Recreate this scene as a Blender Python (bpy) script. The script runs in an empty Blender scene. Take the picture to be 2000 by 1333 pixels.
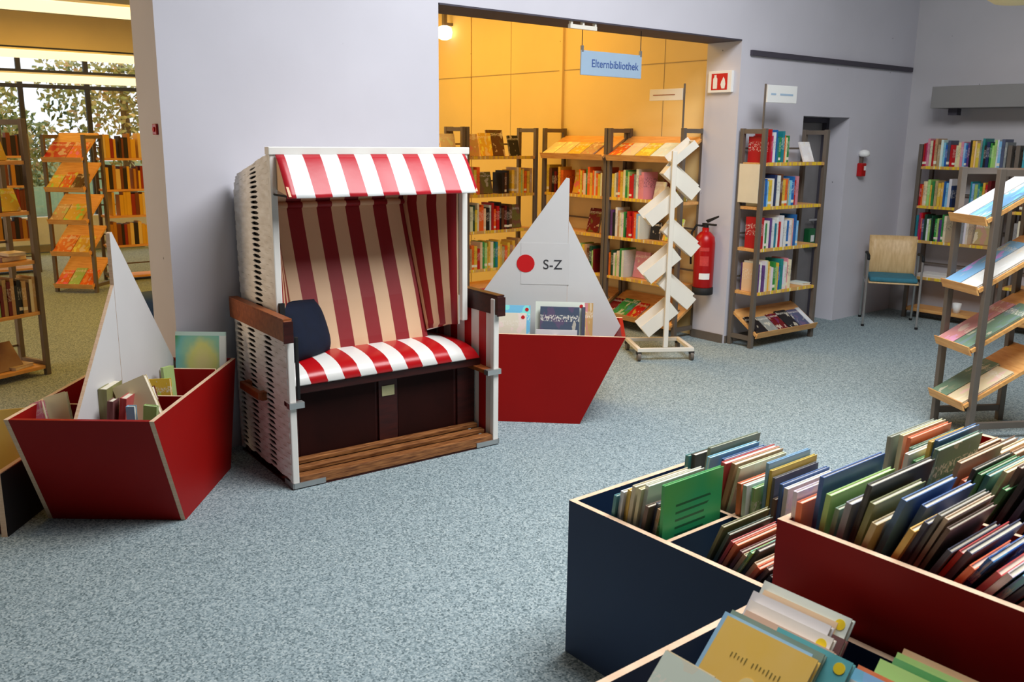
import bpy, bmesh, math, random
from mathutils import Vector, Matrix
random.seed(7)
S = bpy.context.scene
COL = S.collection
rad = math.radians

# ------------------------------------------------------------------ camera, world, light, exposure
cam_d = bpy.data.cameras.new('camera')
cam = bpy.data.objects.new('camera', cam_d)
COL.objects.link(cam)
cam.matrix_world = Matrix(((0.77310, 0.13179, -0.62044, 0.0),
                           (-0.63420, 0.17693, -0.75266, 0.0),
                           (0.01058, 0.97536, 0.22037, 1.65),
                           (0, 0, 0, 1)))
cam_d.sensor_width = 36.0
cam_d.lens = 31.86
cam_d.clip_start = 0.05
cam_d.clip_end = 120
cam_d.dof.use_dof = True
cam_d.dof.focus_distance = 4.4
cam_d.dof.aperture_fstop = 8.0
S.camera = cam

W = bpy.data.worlds.new('overcast_sky')
S.world = W
W.use_nodes = True
bgn = W.node_tree.nodes['Background']
bgn.inputs[0].default_value = (0.86, 0.93, 1.0, 1)
bgn.inputs[1].default_value = 1.5

S.view_settings.view_transform = 'Standard'
S.view_settings.look = 'None'
S.view_settings.exposure = 0.0
S.view_settings.gamma = 1.0
S.view_settings.use_curve_mapping = False


def area(name, loc, sx, sy, energy, color, rot=(0, 0, 0), spread=180):
    l = bpy.data.lights.new(name, 'AREA')
    l.shape = 'RECTANGLE'
    l.size, l.size_y = sx, sy
    l.energy, l.color = energy, color
    l.spread = rad(spread)
    o = bpy.data.objects.new(name, l)
    o.location, o.rotation_euler = loc, rot
    COL.objects.link(o)
    return o


area('skylight_daylight', (3.55, 1.5, 4.05), 2.8, 2.6, 272, (0.97, 0.98, 1.0))
WARM = (1.0, 0.54, 0.07)
area('reading_room_lamps', (4.2, 7.4, 3.12), 3.0, 3.4, 116, WARM)
area('reading_room_lamps_far', (2.2, 12.0, 3.12), 4.0, 2.2, 75, WARM)
area('reading_room_side_fill', (-2.9, 6.7, 1.45), 3.2, 1.9, 105, (1.0, 0.74, 0.48), (0, rad(-90), 0))  # unseen fill light added from the left; no window is built there

# ------------------------------------------------------------------ materials


def lin(c):
    return tuple(((x / 255) / 12.92 if x / 255 <= .04045 else ((x / 255 + .055) / 1.055) ** 2.4) for x in c)


def rgba(c):
    return (*lin(c), 1)


class NT:
    def __init__(s, name):
        s.m = bpy.data.materials.new(name)
        s.m.use_nodes = True
        s.t = s.m.node_tree
        s.b = s.t.nodes['Principled BSDF']

    def n(s, typ, **kw):
        nd = s.t.nodes.new(typ)
        for k, v in kw.items():
            if k.startswith('i_'):
                key = k[2:]
                key = int(key) if key.isdigit() else key
                nd.inputs[key].default_value = v
            else:
                setattr(nd, k, v)
        return nd

    def l(s, a, b):
        s.t.links.new(a, b)

    def mix(s, fac, a, b, mode='MIX'):
        nd = s.t.nodes.new('ShaderNodeMix')
        nd.data_type = 'RGBA'
        nd.blend_type = mode
        for sock, v in ((nd.inputs[0], fac), (nd.inputs[6], a), (nd.inputs[7], b)):
            if hasattr(v, 'links'):
                s.l(v, sock)
            elif isinstance(v, (int, float)):
                sock.default_value = v
            else:
                sock.default_value = v
        return nd.outputs[2]

    def ramp(s, fac, stops, interp='LINEAR'):
        nd = s.t.nodes.new('ShaderNodeValToRGB')
        nd.color_ramp.interpolation = interp
        cr = nd.color_ramp
        while len(cr.elements) < len(stops):
            cr.elements.new(.5)
        for e, (p, c) in zip(cr.elements, stops):
            e.position, e.color = p, c
        s.l(fac, nd.inputs[0])
        return nd.outputs[0]

    def math(s, op, a, b=None):
        nd = s.t.nodes.new('ShaderNodeMath')
        nd.operation = op
        for i, v in enumerate((a, b)):
            if v is None:
                continue
            if hasattr(v, 'links'):
                s.l(v, nd.inputs[i])
            else:
                nd.inputs[i].default_value = v
        return nd.outputs[0]

    def noise(s, scale, detail=2, coord='Object', rough=.5, stretch=None):
        tc = s.n('ShaderNodeTexCoord')
        v = tc.outputs[coord]
        if stretch:
            mp = s.n('ShaderNodeMapping')
            mp.inputs[3].default_value = stretch
            s.l(v, mp.inputs[0])
            v = mp.outputs[0]
        nz = s.n('ShaderNodeTexNoise')
        nz.inputs['Scale'].default_value = scale
        nz.inputs['Detail'].default_value = detail
        nz.inputs['Roughness'].default_value = rough
        s.l(v, nz.inputs[0])
        return nz.outputs[0]

    def bump(s, h, strength=.2, dist=.01):
        b = s.n('ShaderNodeBump')
        b.inputs['Strength'].default_value = strength
        b.inputs['Distance'].default_value = dist
        s.l(h, b.inputs['Height'])
        s.l(b.outputs[0], s.b.inputs['Normal'])

    def base(s, v):
        if hasattr(v, 'links'):
            s.l(v, s.b.inputs['Base Color'])
        else:
            s.b.inputs['Base Color'].default_value = v

    def set(s, rough=.5, metal=0, spec=None):
        s.b.inputs['Roughness'].default_value = rough
        s.b.inputs['Metallic'].default_value = metal
        if spec is not None:
            s.b.inputs['Specular IOR Level'].default_value = spec


def paint(name, c, rough=.5, var=.08, scale=6, bump=.05, metal=0, spec=.4):
    t = NT(name)
    n = t.noise(scale, 3)
    a = tuple(x * (1 - var) for x in lin(c)) + (1,)
    b = tuple(min(1, x * (1 + var)) for x in lin(c)) + (1,)
    t.base(t.ramp(n, [(.3, a), (.7, b)]))
    if bump:
        t.bump(t.noise(scale * 14, 2), bump, .002)
    t.set(rough, metal, spec)
    return t.m


def wood(name, c1, c2, stretch=(1, 12, 12), scale=4, rough=.45):
    t = NT(name)
    n = t.noise(scale, 4, stretch=stretch)
    t.base(t.ramp(n, [(.3, rgba(c1)), (.7, rgba(c2))]))
    t.bump(n, .08, .003)
    t.set(rough, 0, .35)
    return t.m


def emis(name, c, strength):
    t = NT(name)
    t.b.inputs['Base Color'].default_value = rgba(c)
    t.b.inputs['Emission Color'].default_value = rgba(c)
    t.b.inputs['Emission Strength'].default_value = strength
    return t.m


def carpet():
    t = NT('speckled_carpet')
    big = t.noise(1.1, 3)
    v = t.n('ShaderNodeTexVoronoi')
    v.inputs['Scale'].default_value = 165
    tc = t.n('ShaderNodeTexCoord')
    t.l(tc.outputs['Object'], v.inputs[0])
    bw = t.n('ShaderNodeRGBToBW')
    t.l(v.outputs['Color'], bw.inputs[0])
    f = t.math('ADD', t.math('MULTIPLY', bw.outputs[0], .75), t.math('MULTIPLY', t.noise(60, 3), .25))
    col = t.ramp(f, [(.2, rgba((88, 102, 104))), (.42, rgba((134, 150, 153))), (.6, rgba((160, 175, 178))), (.85, rgba((192, 203, 202)))])
    col = t.mix(t.math('MULTIPLY', big, .22), col, rgba((128, 152, 168)))
    t.base(col)
    t.bump(f, .5, .004)
    t.set(.95, 0, .1)
    return t.m


def concrete(name, c):
    t = NT(name)
    n = t.noise(1.2, 4)
    c0 = lin(c)
    col = t.ramp(n, [(.3, (*[x * .93 for x in c0], 1)), (.7, (*[min(1, x * 1.04) for x in c0], 1))])
    v = t.n('ShaderNodeTexVoronoi')
    v.inputs['Scale'].default_value = 5.0
    tc = t.n('ShaderNodeTexCoord')
    t.l(tc.outputs['Object'], v.inputs[0])
    pit = t.math('LESS_THAN', v.outputs['Distance'], .03)
    keep = t.math('GREATER_THAN', t.noise(2.2, 0), .50)
    pit = t.math('MULTIPLY', pit, keep)
    col = t.mix(t.math('MULTIPLY', pit, .75), col, (.06, .06, .07, 1))
    t.base(col)
    t.bump(t.noise(30, 4), .06, .004)
    t.set(.75, 0, .25)
    return t.m


def stripes(name, red, white, period, off, rough=.38, axis=0, duty=.5):
    t = NT(name)
    tc = t.n('ShaderNodeTexCoord')
    sp = t.n('ShaderNodeSeparateXYZ')
    t.l(tc.outputs['Object'], sp.inputs[0])
    if axis == 'uv':
        t.l(tc.outputs['UV'], sp.inputs[0])
    x = t.math('DIVIDE', t.math('SUBTRACT', sp.outputs[0 if axis == 'uv' else axis], off), period)
    f = t.math('LESS_THAN', t.math('FRACT', x), duty)
    col = t.mix(f, rgba(white), rgba(red))
    t.base(col)
    t.bump(t.noise(14, 3), .12, .01)
    t.set(rough, 0, .5)
    return t.m


def wicker_mat():
    t = NT('white_wicker')
    n = t.noise(40, 2, stretch=(1, .3, 1))
    t.base(t.ramp(n, [(.3, rgba((226, 220, 210))), (.7, rgba((246, 243, 237)))]))
    t.bump(n, .08, .001)
    t.set(.55, 0, .3)
    return t.m


def book_mat(kind):
    """object colour = cloth or board colour; kind adds the print of an illustrated cover or a titled spine"""
    t = NT('book_' + kind)
    oi = t.n('ShaderNodeObjectInfo')
    tc = t.n('ShaderNodeTexCoord')
    col = oi.outputs['Color']
    sp = t.n('ShaderNodeSeparateXYZ')
    t.l(tc.outputs['Generated'], sp.inputs[0])
    z = sp.outputs[2]
    add = t.n('ShaderNodeVectorMath', operation='ADD')
    cmb = t.n('ShaderNodeCombineXYZ')
    r40 = t.math('MULTIPLY', oi.outputs['Random'], 40)
    t.l(r40, cmb.inputs[0])
    t.l(r40, cmb.inputs[2])
    t.l(tc.outputs['Generated'], add.inputs[0])
    t.l(cmb.outputs[0], add.inputs[1])
    nz = t.n('ShaderNodeTexNoise')
    nz.inputs['Scale'].default_value = 2.6
    nz.inputs['Detail'].default_value = 3
    t.l(add.outputs[0], nz.inputs[0])
    if kind == 'art':
        hs = t.n('ShaderNodeHueSaturation')
        t.l(t.math('ADD', t.math('MULTIPLY', oi.outputs['Random'], .35), .36), hs.inputs[0])
        hs.inputs[1].default_value = .9
        hs.inputs[2].default_value = 1.15
        t.l(col, hs.inputs[4])
        m1 = t.math('GREATER_THAN', nz.outputs[0], .57)
        c = t.mix(t.math('MULTIPLY', m1, .75), col, hs.outputs[0])
        m2 = t.math('LESS_THAN', nz.outputs[0], .40)
        c = t.mix(t.math('MULTIPLY', m2, .55), c, rgba((235, 225, 200)))
        band = t.math('MULTIPLY', t.math('GREATER_THAN', z, .77), t.math('LESS_THAN', z, .87))
        n2 = t.n('ShaderNodeTexNoise')
        n2.inputs['Scale'].default_value = 26
        t.l(add.outputs[0], n2.inputs[0])
        band = t.math('MULTIPLY', band, t.math('GREATER_THAN', n2.outputs[0], .52))
        c = t.mix(t.math('MULTIPLY', band, .7), c, rgba((245, 240, 225)))
        t.base(c)
    elif kind == 'spine':
        b1 = t.math('MULTIPLY', t.math('GREATER_THAN', z, .42), t.math('LESS_THAN', z, .80))
        n2 = t.n('ShaderNodeTexNoise')
        n2.inputs['Scale'].default_value = 16
        t.l(add.outputs[0], n2.inputs[0])
        b1 = t.math('MULTIPLY', b1, t.math('GREATER_THAN', n2.outputs[0], .56))
        dark = t.math('LESS_THAN', t.math('ADD', oi.outputs['Random'], 0), .5)
        ink = t.mix(dark, rgba((240, 235, 220)), rgba((30, 28, 30)))
        c = t.mix(t.math('MULTIPLY', b1, .6), col, ink)
        b2 = t.math('MULTIPLY', t.math('GREATER_THAN', z, .10), t.math('LESS_THAN', z, .20))
        b2 = t.math('MULTIPLY', b2, t.math('GREATER_THAN', t.math('FRACT', t.math('MULTIPLY', oi.outputs['Random'], 7)), .8))
        c = t.mix(b2, c, rgba((235, 228, 205)))
        t.base(c)
    else:
        c = t.mix(t.math('MULTIPLY', nz.outputs[0], .18), col, rgba((245, 240, 230)))
        t.base(c)
    t.set(.42, 0, .45)
    return t.m


M_ = {}
M_['carpet'] = carpet()
M_['wall'] = concrete('painted_concrete', (208, 206, 214))
M_['wall_side'] = concrete('painted_concrete_side', (196, 193, 196))
M_['wall_warm'] = concrete('painted_concrete_cream', (232, 208, 150))
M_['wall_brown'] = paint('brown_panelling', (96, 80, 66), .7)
M_['ceil'] = paint('ceiling_paint', (186, 184, 182), .8)
M_['joint'] = paint('dark_joint', (70, 66, 76), .7)
M_['warmjoint'] = paint('concrete_joint', (168, 150, 122), .8)
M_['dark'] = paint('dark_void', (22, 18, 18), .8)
M_['door'] = paint('door_grey', (128, 124, 124), .5)
M_['alu'] = paint('grey_post_metal', (112, 102, 92), .45, .06, 8, .03, .3)
M_['steel'] = paint('steel', (190, 190, 188), .3, .05, 8, 0, .8)
M_['beech'] = wood('beech_board', (214, 150, 84), (236, 182, 112), (2, 14, 14))
M_['chairwood'] = wood('chair_plywood', (206, 168, 116), (228, 194, 142), (14, 14, 1.5))
M_['ply'] = wood('birch_ply_edge', (222, 184, 150), (240, 208, 176), (3, 3, 40), 6)
M_['red_lam'] = paint('red_laminate', (150, 12, 8), .5, .05, 3, .02, 0, .2)
M_['blue_lam'] = paint('navy_laminate', (34, 54, 86), .5, .05, 3, .02, 0, .25)
M_['white_lam'] = paint('white_laminate', (214, 212, 210), .45, .03, 3, .02)
M_['wicker'] = wicker_mat()
M_['whitepaint'] = paint('white_painted_wood', (236, 232, 224), .45, .04, 5, .05)
M_['mahog'] = wood('dark_red_wood', (44, 12, 9), (66, 20, 14), (2, 14, 14))
M_['armwood'] = wood('varnished_arm_wood', (128, 66, 30), (160, 88, 44), (3, 12, 12))
M_['slat'] = wood('worn_slat_wood', (92, 48, 22), (176, 116, 66), (2, 22, 22), 6)
M_['awning'] = stripes('awning_stripe', (188, 28, 42), (238, 240, 238), .178, .20, .35)
M_['seat'] = stripes('seat_stripe', (188, 14, 22), (240, 238, 232), .178, .155, .3)
M_['lining'] = stripes('lining_stripe_shaded', (142, 14, 22), (228, 188, 148), .165, .115, .55)  # white cloth with the warm shade of the hood put into its colours
M_['lining_side'] = stripes('lining_side_stripe_shaded', (142, 14, 22), (228, 188, 148), .36, .02, .55, 'uv')  # cheek cloth carries the same painted warm shade
M_['sidestripe'] = stripes('base_side_stripe', (182, 18, 22), (238, 234, 226), .145, .085, .45, 1, .48)
M_['navy'] = paint('navy_fabric', (8, 20, 42), .9, .15, 20, .2)
M_['brass'] = paint('plate_brass', (196, 188, 140), .4, .08, 30, .05, .3)
M_['redpaint'] = paint('extinguisher_red', (176, 12, 16), .3, .04, 4, 0)
M_['pale_red'] = paint('pale_red_print', (204, 66, 62), .4, .1, 60, 0)
M_['signred'] = paint('sign_red', (204, 22, 26), .5, .02, 4, 0)
M_['signwhite'] = paint('sign_white', (240, 240, 236), .5, .02, 4, 0)
M_['signblue'] = paint('sign_pale_blue', (166, 190, 212), .35, .04, 4, 0)
M_['ink'] = paint('ink_blue', (64, 92, 158), .6, .02, 4, 0)
M_['inkdark'] = paint('ink_dark', (52, 52, 56), .6, .02, 4, 0)
M_['olive_ink'] = paint('olive_ink', (128, 112, 52), .6, .02, 4, 0)
M_['rubber'] = paint('black_rubber', (24, 24, 24), .7, .05, 4, 0)
M_['ivory'] = paint('ivory_metal', (232, 226, 212), .45, .03, 5, .02)
M_['green'] = paint('green_box', (22, 100, 54), .5, .04, 4, 0)
M_['tealfab'] = paint('teal_fabric', (58, 120, 138), .85, .1, 30, .2)
M_['ventgrey'] = paint('vent_grey', (134, 132, 130), .5, .03, 4, 0)
M_['yellowtag'] = NT('yellow_label').m
_t = NT('shelf_label_strip')
_n = _t.noise(40, 1, stretch=(1, .02, .02))
_t.base(_t.ramp(_n, [(.40, rgba((206, 160, 92))), (.47, rgba((232, 190, 40))), (.62, rgba((240, 205, 60))), (.66, rgba((225, 215, 190)))], 'CONSTANT'))
_t.set(.6)
M_['labels'] = _t.m
M_['plain'] = book_mat('plain')
M_['art'] = book_mat('art')
M_['spine'] = book_mat('spine')
M_['pages'] = paint('page_paper', (232, 222, 200), .85, .06, 60, .1)
M_['lampglow'] = emis('lamp_glow', (255, 236, 200), 2.2)
M_['tube'] = emis('tube_and_strip_glow', (255, 236, 186), 1.25)
M_['bark'] = paint('bark', (74, 60, 48), .9, .2, 12, .3)
M_['grass'] = paint('lawn', (96, 112, 60), .95, .2, 12, .3)
M_['frame'] = paint('window_frame', (52, 52, 62), .5)
M_['bench'] = paint('radiator_white', (206, 212, 222), .5)
_t = NT('tree_leaf')
_o = _t.noise(3.0, 2)
_t.base(_t.ramp(_o, [(.35, rgba((70, 92, 34))), (.5, rgba((150, 148, 60))), (.62, rgba((214, 176, 90))), (.7, rgba((196, 120, 60)))]))
_t.set(.6)
M_['leaf'] = _t.m
_t = NT('clear_glass')
_tr = _t.n('ShaderNodeBsdfTransparent')
_gl = _t.n('ShaderNodeBsdfGlossy')
_gl.inputs['Roughness'].default_value = .02
_mx = _t.n('ShaderNodeMixShader')
_mx.inputs[0].default_value = .06
_t.l(_tr.outputs[0], _mx.inputs[1])
_t.l(_gl.outputs[0], _mx.inputs[2])
_t.l(_mx.outputs[0], _t.t.nodes['Material Output'].inputs[0])
M_['glass'] = _t.m
_t = NT('green_back_cover')
_tc = _t.n('ShaderNodeTexCoord')
_sp = _t.n('ShaderNodeSeparateXYZ')
_t.l(_tc.outputs['Generated'], _sp.inputs[0])
_z, _x = _sp.outputs[2], _sp.outputs[0]
_ln = _t.math('GREATER_THAN', _t.math('FRACT', _t.math('MULTIPLY', _z, 17)), .68)
_reg = _t.math('MULTIPLY', _t.math('MULTIPLY', _t.math('GREATER_THAN', _z, .3), _t.math('LESS_THAN', _z, .84)),
               _t.math('MULTIPLY', _t.math('GREATER_THAN', _x, .2), _t.math('LESS_THAN', _x, _t.math('ADD', .62, _t.math('MULTIPLY', _t.noise(9, 0, stretch=(.1, .1, 3)), .25)))))
_c = _t.ramp(_t.noise(4, 2), [(.35, rgba((84, 184, 96))), (.65, rgba((30, 176, 120)))])
_t.base(_t.mix(_t.math('MULTIPLY', _t.math('MULTIPLY', _ln, _reg), .8), _c, rgba((14, 66, 44))))
_t.set(.4)
M_['greencover'] = _t.m
_t = NT('meadow_cover')
_tc = _t.n('ShaderNodeTexCoord')
_vm = _t.n('ShaderNodeVectorMath', operation='DISTANCE')
_t.l(_tc.outputs['Generated'], _vm.inputs[0])
_vm.inputs[1].default_value = (.55, .0, .55)
_c = _t.ramp(_t.math('ADD', _vm.outputs['Value'], _t.math('MULTIPLY', _t.noise(14, 3), .22)), [(.18, rgba((236, 226, 150))), (.38, rgba((222, 224, 130))), (.5, rgba((150, 205, 170))), (.66, rgba((120, 196, 190))), (.8, rgba((70, 160, 96)))])
_sp = _t.n('ShaderNodeSeparateXYZ')
_t.l(_tc.outputs['Generated'], _sp.inputs[0])
_c = _t.mix(_t.math('MULTIPLY', _t.math('LESS_THAN', _t.math('ADD', _sp.outputs[2], _t.math('MULTIPLY', _t.noise(18, 2), .2)), .36), .8), _c, rgba((58, 140, 60)))
_c = _t.mix(_t.math('GREATER_THAN', _sp.outputs[0], .88), _c, rgba((232, 238, 232)))
_c = _t.mix(_t.math('GREATER_THAN', _sp.outputs[2], .95), _c, rgba((200, 232, 224)))
_t.base(_c)
_t.set(.35)
M_['meadow'] = _t.m

# ------------------------------------------------------------------ mesh helpers


class MB:
    def __init__(s):
        s.v, s.f, s.mi = [], [], []

    def add(s, verts, faces, mi=0):
        o = len(s.v)
        s.v += [tuple(p) for p in verts]
        for k, f in enumerate(faces):
            s.f.append(tuple(o + i for i in f))
            s.mi.append(mi[k] if isinstance(mi, (list, tuple)) else mi)
        return s

    def box(s, x0, x1, y0, y1, z0, z1, mi=0):
        x0, x1 = min(x0, x1), max(x0, x1)
        y0, y1 = min(y0, y1), max(y0, y1)
        z0, z1 = min(z0, z1), max(z0, z1)
        v = [(x0, y0, z0), (x1, y0, z0), (x1, y1, z0), (x0, y1, z0), (x0, y0, z1), (x1, y0, z1), (x1, y1, z1), (x0, y1, z1)]
        return s.add(v, [(0, 3, 2, 1), (4, 5, 6, 7), (0, 1, 5, 4), (1, 2, 6, 5), (2, 3, 7, 6), (3, 0, 4, 7)], mi)

    def prism(s, pts, off, face=0, edge=None):
        pts = [Vector(p) for p in pts]
        off = Vector(off)
        n = len(pts)
        nor = Vector((0, 0, 0))
        for i in range(n):
            nor += (pts[i] - pts[0]).cross(pts[(i + 1) % n] - pts[0])
        if nor.dot(off) > 0:
            pts = pts[::-1]
        v = pts + [p + off for p in pts]
        fs = [tuple(range(n)), tuple(range(2 * n - 1, n - 1, -1))]
        mi = [face, face]
        for i in range(n):
            j = (i + 1) % n
            fs.append((j, i, n + i, n + j))
            mi.append(face if edge is None else edge)
        return s.add(v, fs, mi)

    def cyl(s, p0, p1, r, n=10, r1=None, mi=0):
        p0, p1 = Vector(p0), Vector(p1)
        d = (p1 - p0).normalized()
        a = d.orthogonal().normalized()
        b = d.cross(a)
        r1 = r if r1 is None else r1
        v = []
        for p, q in ((p0, r), (p1, r1)):
            for k in range(n):
                t = 2 * math.pi * k / n
                v.append(p + (a * math.cos(t) + b * math.sin(t)) * q)
        fs = [tuple(range(n - 1, -1, -1)), tuple(range(n, 2 * n))]
        fs += [(k, (k + 1) % n, n + (k + 1) % n, n + k) for k in range(n)]
        return s.add(v, fs, mi)

    def tube(s, pts, r, n=8, mi=0):
        pts = [Vector(p) for p in pts]
        v, fs = [], []
        a = None
        for i, p in enumerate(pts):
            d = (pts[min(i + 1, len(pts) - 1)] - pts[max(i - 1, 0)]).normalized()
            if a is None:
                a = d.orthogonal().normalized()
            a = (a - d * a.dot(d)).normalized()
            b = d.cross(a)
            for k in range(n):
                t = 2 * math.pi * k / n
                v.append(p + (a * math.cos(t) + b * math.sin(t)) * r)
        m = len(pts)
        for i in range(m - 1):
            for k in range(n):
                fs.append((i * n + k, i * n + (k + 1) % n, (i + 1) * n + (k + 1) % n, (i + 1) * n + k))
        fs.append(tuple(range(n - 1, -1, -1)))
        fs.append(tuple((m - 1) * n + k for k in range(n)))
        return s.add(v, fs, mi)

    def lathe(s, prof, c=(0, 0, 0), n=20, mi=0):
        v, fs = [], []
        for (r, z) in prof:
            for k in range(n):
                t = 2 * math.pi * k / n
                v.append((c[0] + r * math.cos(t), c[1] + r * math.sin(t), c[2] + z))
        m = len(prof)
        for i in range(m - 1):
            for k in range(n):
                fs.append((i * n + k, i * n + (k + 1) % n, (i + 1) * n + (k + 1) % n, (i + 1) * n + k))
        fs.append(tuple(range(n - 1, -1, -1)))
        fs.append(tuple((m - 1) * n + k for k in range(n)))
        return s.add(v, fs, mi)

    def build(s, name, mats, parent=None, bevel=0, smooth=False, label=None):
        me = bpy.data.meshes.new(name)
        me.from_pydata(s.v, [], s.f)
        mats = mats if isinstance(mats, (list, tuple)) else [mats]
        for m in mats:
            me.materials.append(M_[m] if isinstance(m, str) else m)
        if len(mats) > 1:
            me.polygons.foreach_set('material_index', s.mi)
        if smooth:
            me.polygons.foreach_set('use_smooth', [True] * len(me.polygons))
        me.update()
        o = bpy.data.objects.new(name, me)
        COL.objects.link(o)
        if parent:
            o.parent = parent
        if bevel:
            md = o.modifiers.new('edge', 'BEVEL')
            md.width, md.segments, md.limit_method = bevel, 2, 'ANGLE'
        if label:
            o['label'] = label
        return o


def tag(o, label, cat, group=None, kind=None):
    o['label'] = label
    o['category'] = cat
    if group:
        o['group'] = group
    if kind:
        o['kind'] = kind
    return o


def thing(name, label, cat, loc=(0, 0, 0), rz=0, group=None):
    o = bpy.data.objects.new(name, None)
    o.empty_display_size = .1
    COL.objects.link(o)
    o.location = loc
    o.rotation_euler = (0, 0, rad(rz))
    return tag(o, label, cat, group)


def struct(o, label, cat='structure'):
    o['kind'] = 'structure'
    o['label'] = label
    o['category'] = cat
    return o


def lettering(txt, size, mat, parent, loc, rot=(90, 0, 0), align='CENTER', extr=.0008, name='lettering'):
    c = bpy.data.curves.new(name, 'FONT')
    c.body = txt
    c.size = size
    c.extrude = extr
    c.align_x = align
    c.align_y = 'CENTER'
    o = bpy.data.objects.new(name, c)
    c.materials.append(M_[mat])
    COL.objects.link(o)
    dg = bpy.context.evaluated_depsgraph_get()
    me = bpy.data.meshes.new_from_object(o.evaluated_get(dg))
    bpy.data.objects.remove(o)
    o = bpy.data.objects.new(name, me)
    COL.objects.link(o)
    o.parent = parent
    o.location = loc
    o.rotation_euler = tuple(rad(a) for a in rot)
    return o


ONES = 'first second third fourth fifth sixth seventh eighth ninth tenth eleventh twelfth thirteenth fourteenth fifteenth sixteenth seventeenth eighteenth nineteenth'.split()
TENS = {20: 'twent', 30: 'thirt', 40: 'fort'}


def nth(n):
    if n < 20:
        return ONES[n - 1]
    t = n // 10 * 10
    return TENS[t] + 'ieth' if n == t else TENS[t] + 'y-' + ONES[n - t - 1]


# ------------------------------------------------------------------ room
WALL = 4.526
BACK = 4.856


def quadbox(name, boxes, mat, label, cat):
    m = MB()
    for b in boxes:
        m.box(*b)
    return struct(m.build(name, mat), label, cat)


quadbox('floor', [(-3.0, 9.0, -3.5, 14.3, -.1, 0)], 'carpet', 'blue grey speckled carpet floor through both library rooms', 'floor')
H = 4.2
quadbox('wall_back', [(1.535, 3.155, WALL, BACK, 0, H), (3.155, 5.99, WALL, BACK, 2.395, H), (5.99, 6.89, WALL, BACK, 0, H),
                      (6.89, 7.61, WALL, BACK, 1.845, H), (7.61, 8.80, WALL, BACK, 0, H), (-3.0, 1.535, WALL, BACK, 2.75, H),
                      (-3.0, -2.0, WALL, BACK, 0, 2.75), (6.89, 7.61, WALL + .31, BACK, 0, 1.845)],
        'wall', 'lavender grey concrete wall with two wide openings and door niche', 'wall')
quadbox('wall_right', [(8.64, 8.80, -3.5, WALL, 0, H)], 'wall_side', 'grey concrete side wall behind the far book rack', 'wall')
quadbox('wall_left', [(-3.16, -3.0, -3.5, 14.3, 0, H)], 'wall_brown', 'grey wall on the far side of both rooms', 'wall')
quadbox('wall_front', [(-3.0, 8.64, -3.66, -3.5, 0, H)], 'wall_brown', 'grey wall behind the viewpoint', 'wall')
quadbox('ceiling', [(-3.0, 2.2, -3.5, WALL, H, H + .1), (5.2, 8.64, -3.5, WALL, H, H + .1), (2.2, 5.2, -3.5, .2, H, H + .1), (2.2, 5.2, 3.0, WALL, H, H + .1)],
        'ceil', 'white ceiling of the main room with a skylight opening', 'ceiling')
quadbox('ceiling_back_room', [(-3.0, 6.05, BACK, 14.3, 3.2, 3.3)], 'ceil', 'low ceiling of the warm lit reading room', 'ceiling')
o = quadbox('wall_alcove', [(6.05, 6.2, BACK, 8.06, 0, 3.2), (6.05, 6.2, 8.08, 14.3, 0, 3.2)], 'wall_warm', 'yellow lit concrete wall behind the alcove book racks', 'wall')
MB().box(6.046, 6.05, BACK, 14.2, 2.264, 2.270).build('joint', 'warmjoint', o)
MB().box(6.02, 6.05, 6.60, 6.64, 1.5, 3.2).build('pilaster', 'wall_warm', o)
for yy in (5.35, 7.4):
    MB().box(6.047, 6.05, yy, yy + .004, 1.5, 3.2).build('joint', 'warmjoint', o)
tr = MB().box(6.10, 8.60, WALL - .022, WALL, 2.285, 2.325).build('shadow_gap_strip', 'joint')  # dark strip paints the shadow gap of the wall ledge
struct(tr, 'dark strip for the shadow gap across the wall above the grey door', 'trim')
struct(MB().box(3.16, 5.985, WALL - .004, BACK, 2.385, 2.395).build('trim_2', 'joint'), 'dark underside edge of the wide opening', 'trim')
struct(MB().box(5.978, 5.99, WALL + .01, BACK, 0, .07).build('baseboard_alcove', 'alu'), 'grey baseboard on the reveal under the extinguisher', 'baseboard')
struct(MB().box(6.0, 6.89, WALL - .012, WALL, 0, .06).build('baseboard_back', 'alu'), 'grey baseboard behind the rack by the door', 'baseboard')

# window wall of the reading room
WY = 14.0
win = MB()
for x in [-2.2 + .85 * k for k in range(11)]:
    win.box(x - .03, x + .03, WY - .03, WY + .03, .35, 2.98)
for z in (2.25, 2.44, .38, 2.74):
    win.box(-3.0, 6.05, WY - .035, WY + .035, z - .025, z + .025)
w = struct(win.build('window_1', 'frame'), 'wide dark framed window wall at the end of the reading room', 'window')
for k in range(10):
    x = -2.2 + .85 * k
    MB().box(x + .03, x + .82, WY - .004, WY + .004, .4, 2.72).build('pane', 'glass', w)
quadbox('wall_window', [(-3.0, 6.05, 13.94, 14.12, 2.76, 3.2), (-3.0, 6.05, 13.94, 14.12, 0, .36)], 'wall_warm', 'cream parapet and bulkhead of the window wall', 'wall')
rdt = thing('radiator', 'white long radiator under the reading room window', 'radiator', (2.9, 13.8, 0))
MB().box(-1.6, 1.6, -.06, .06, .12, .5).build('radiator_body', 'bench', rdt, .01)
MB().box(-1.5, -1.4, -.04, .1, 0, .12).build('foot', 'bench', rdt)
MB().box(1.4, 1.5, -.04, .1, 0, .12).build('foot', 'bench', rdt)
quadbox('ground_outside', [(-20, 30, 14.3, 60, -.3, -.1)], 'grass', 'lawn outside the reading room window', 'ground')

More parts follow.
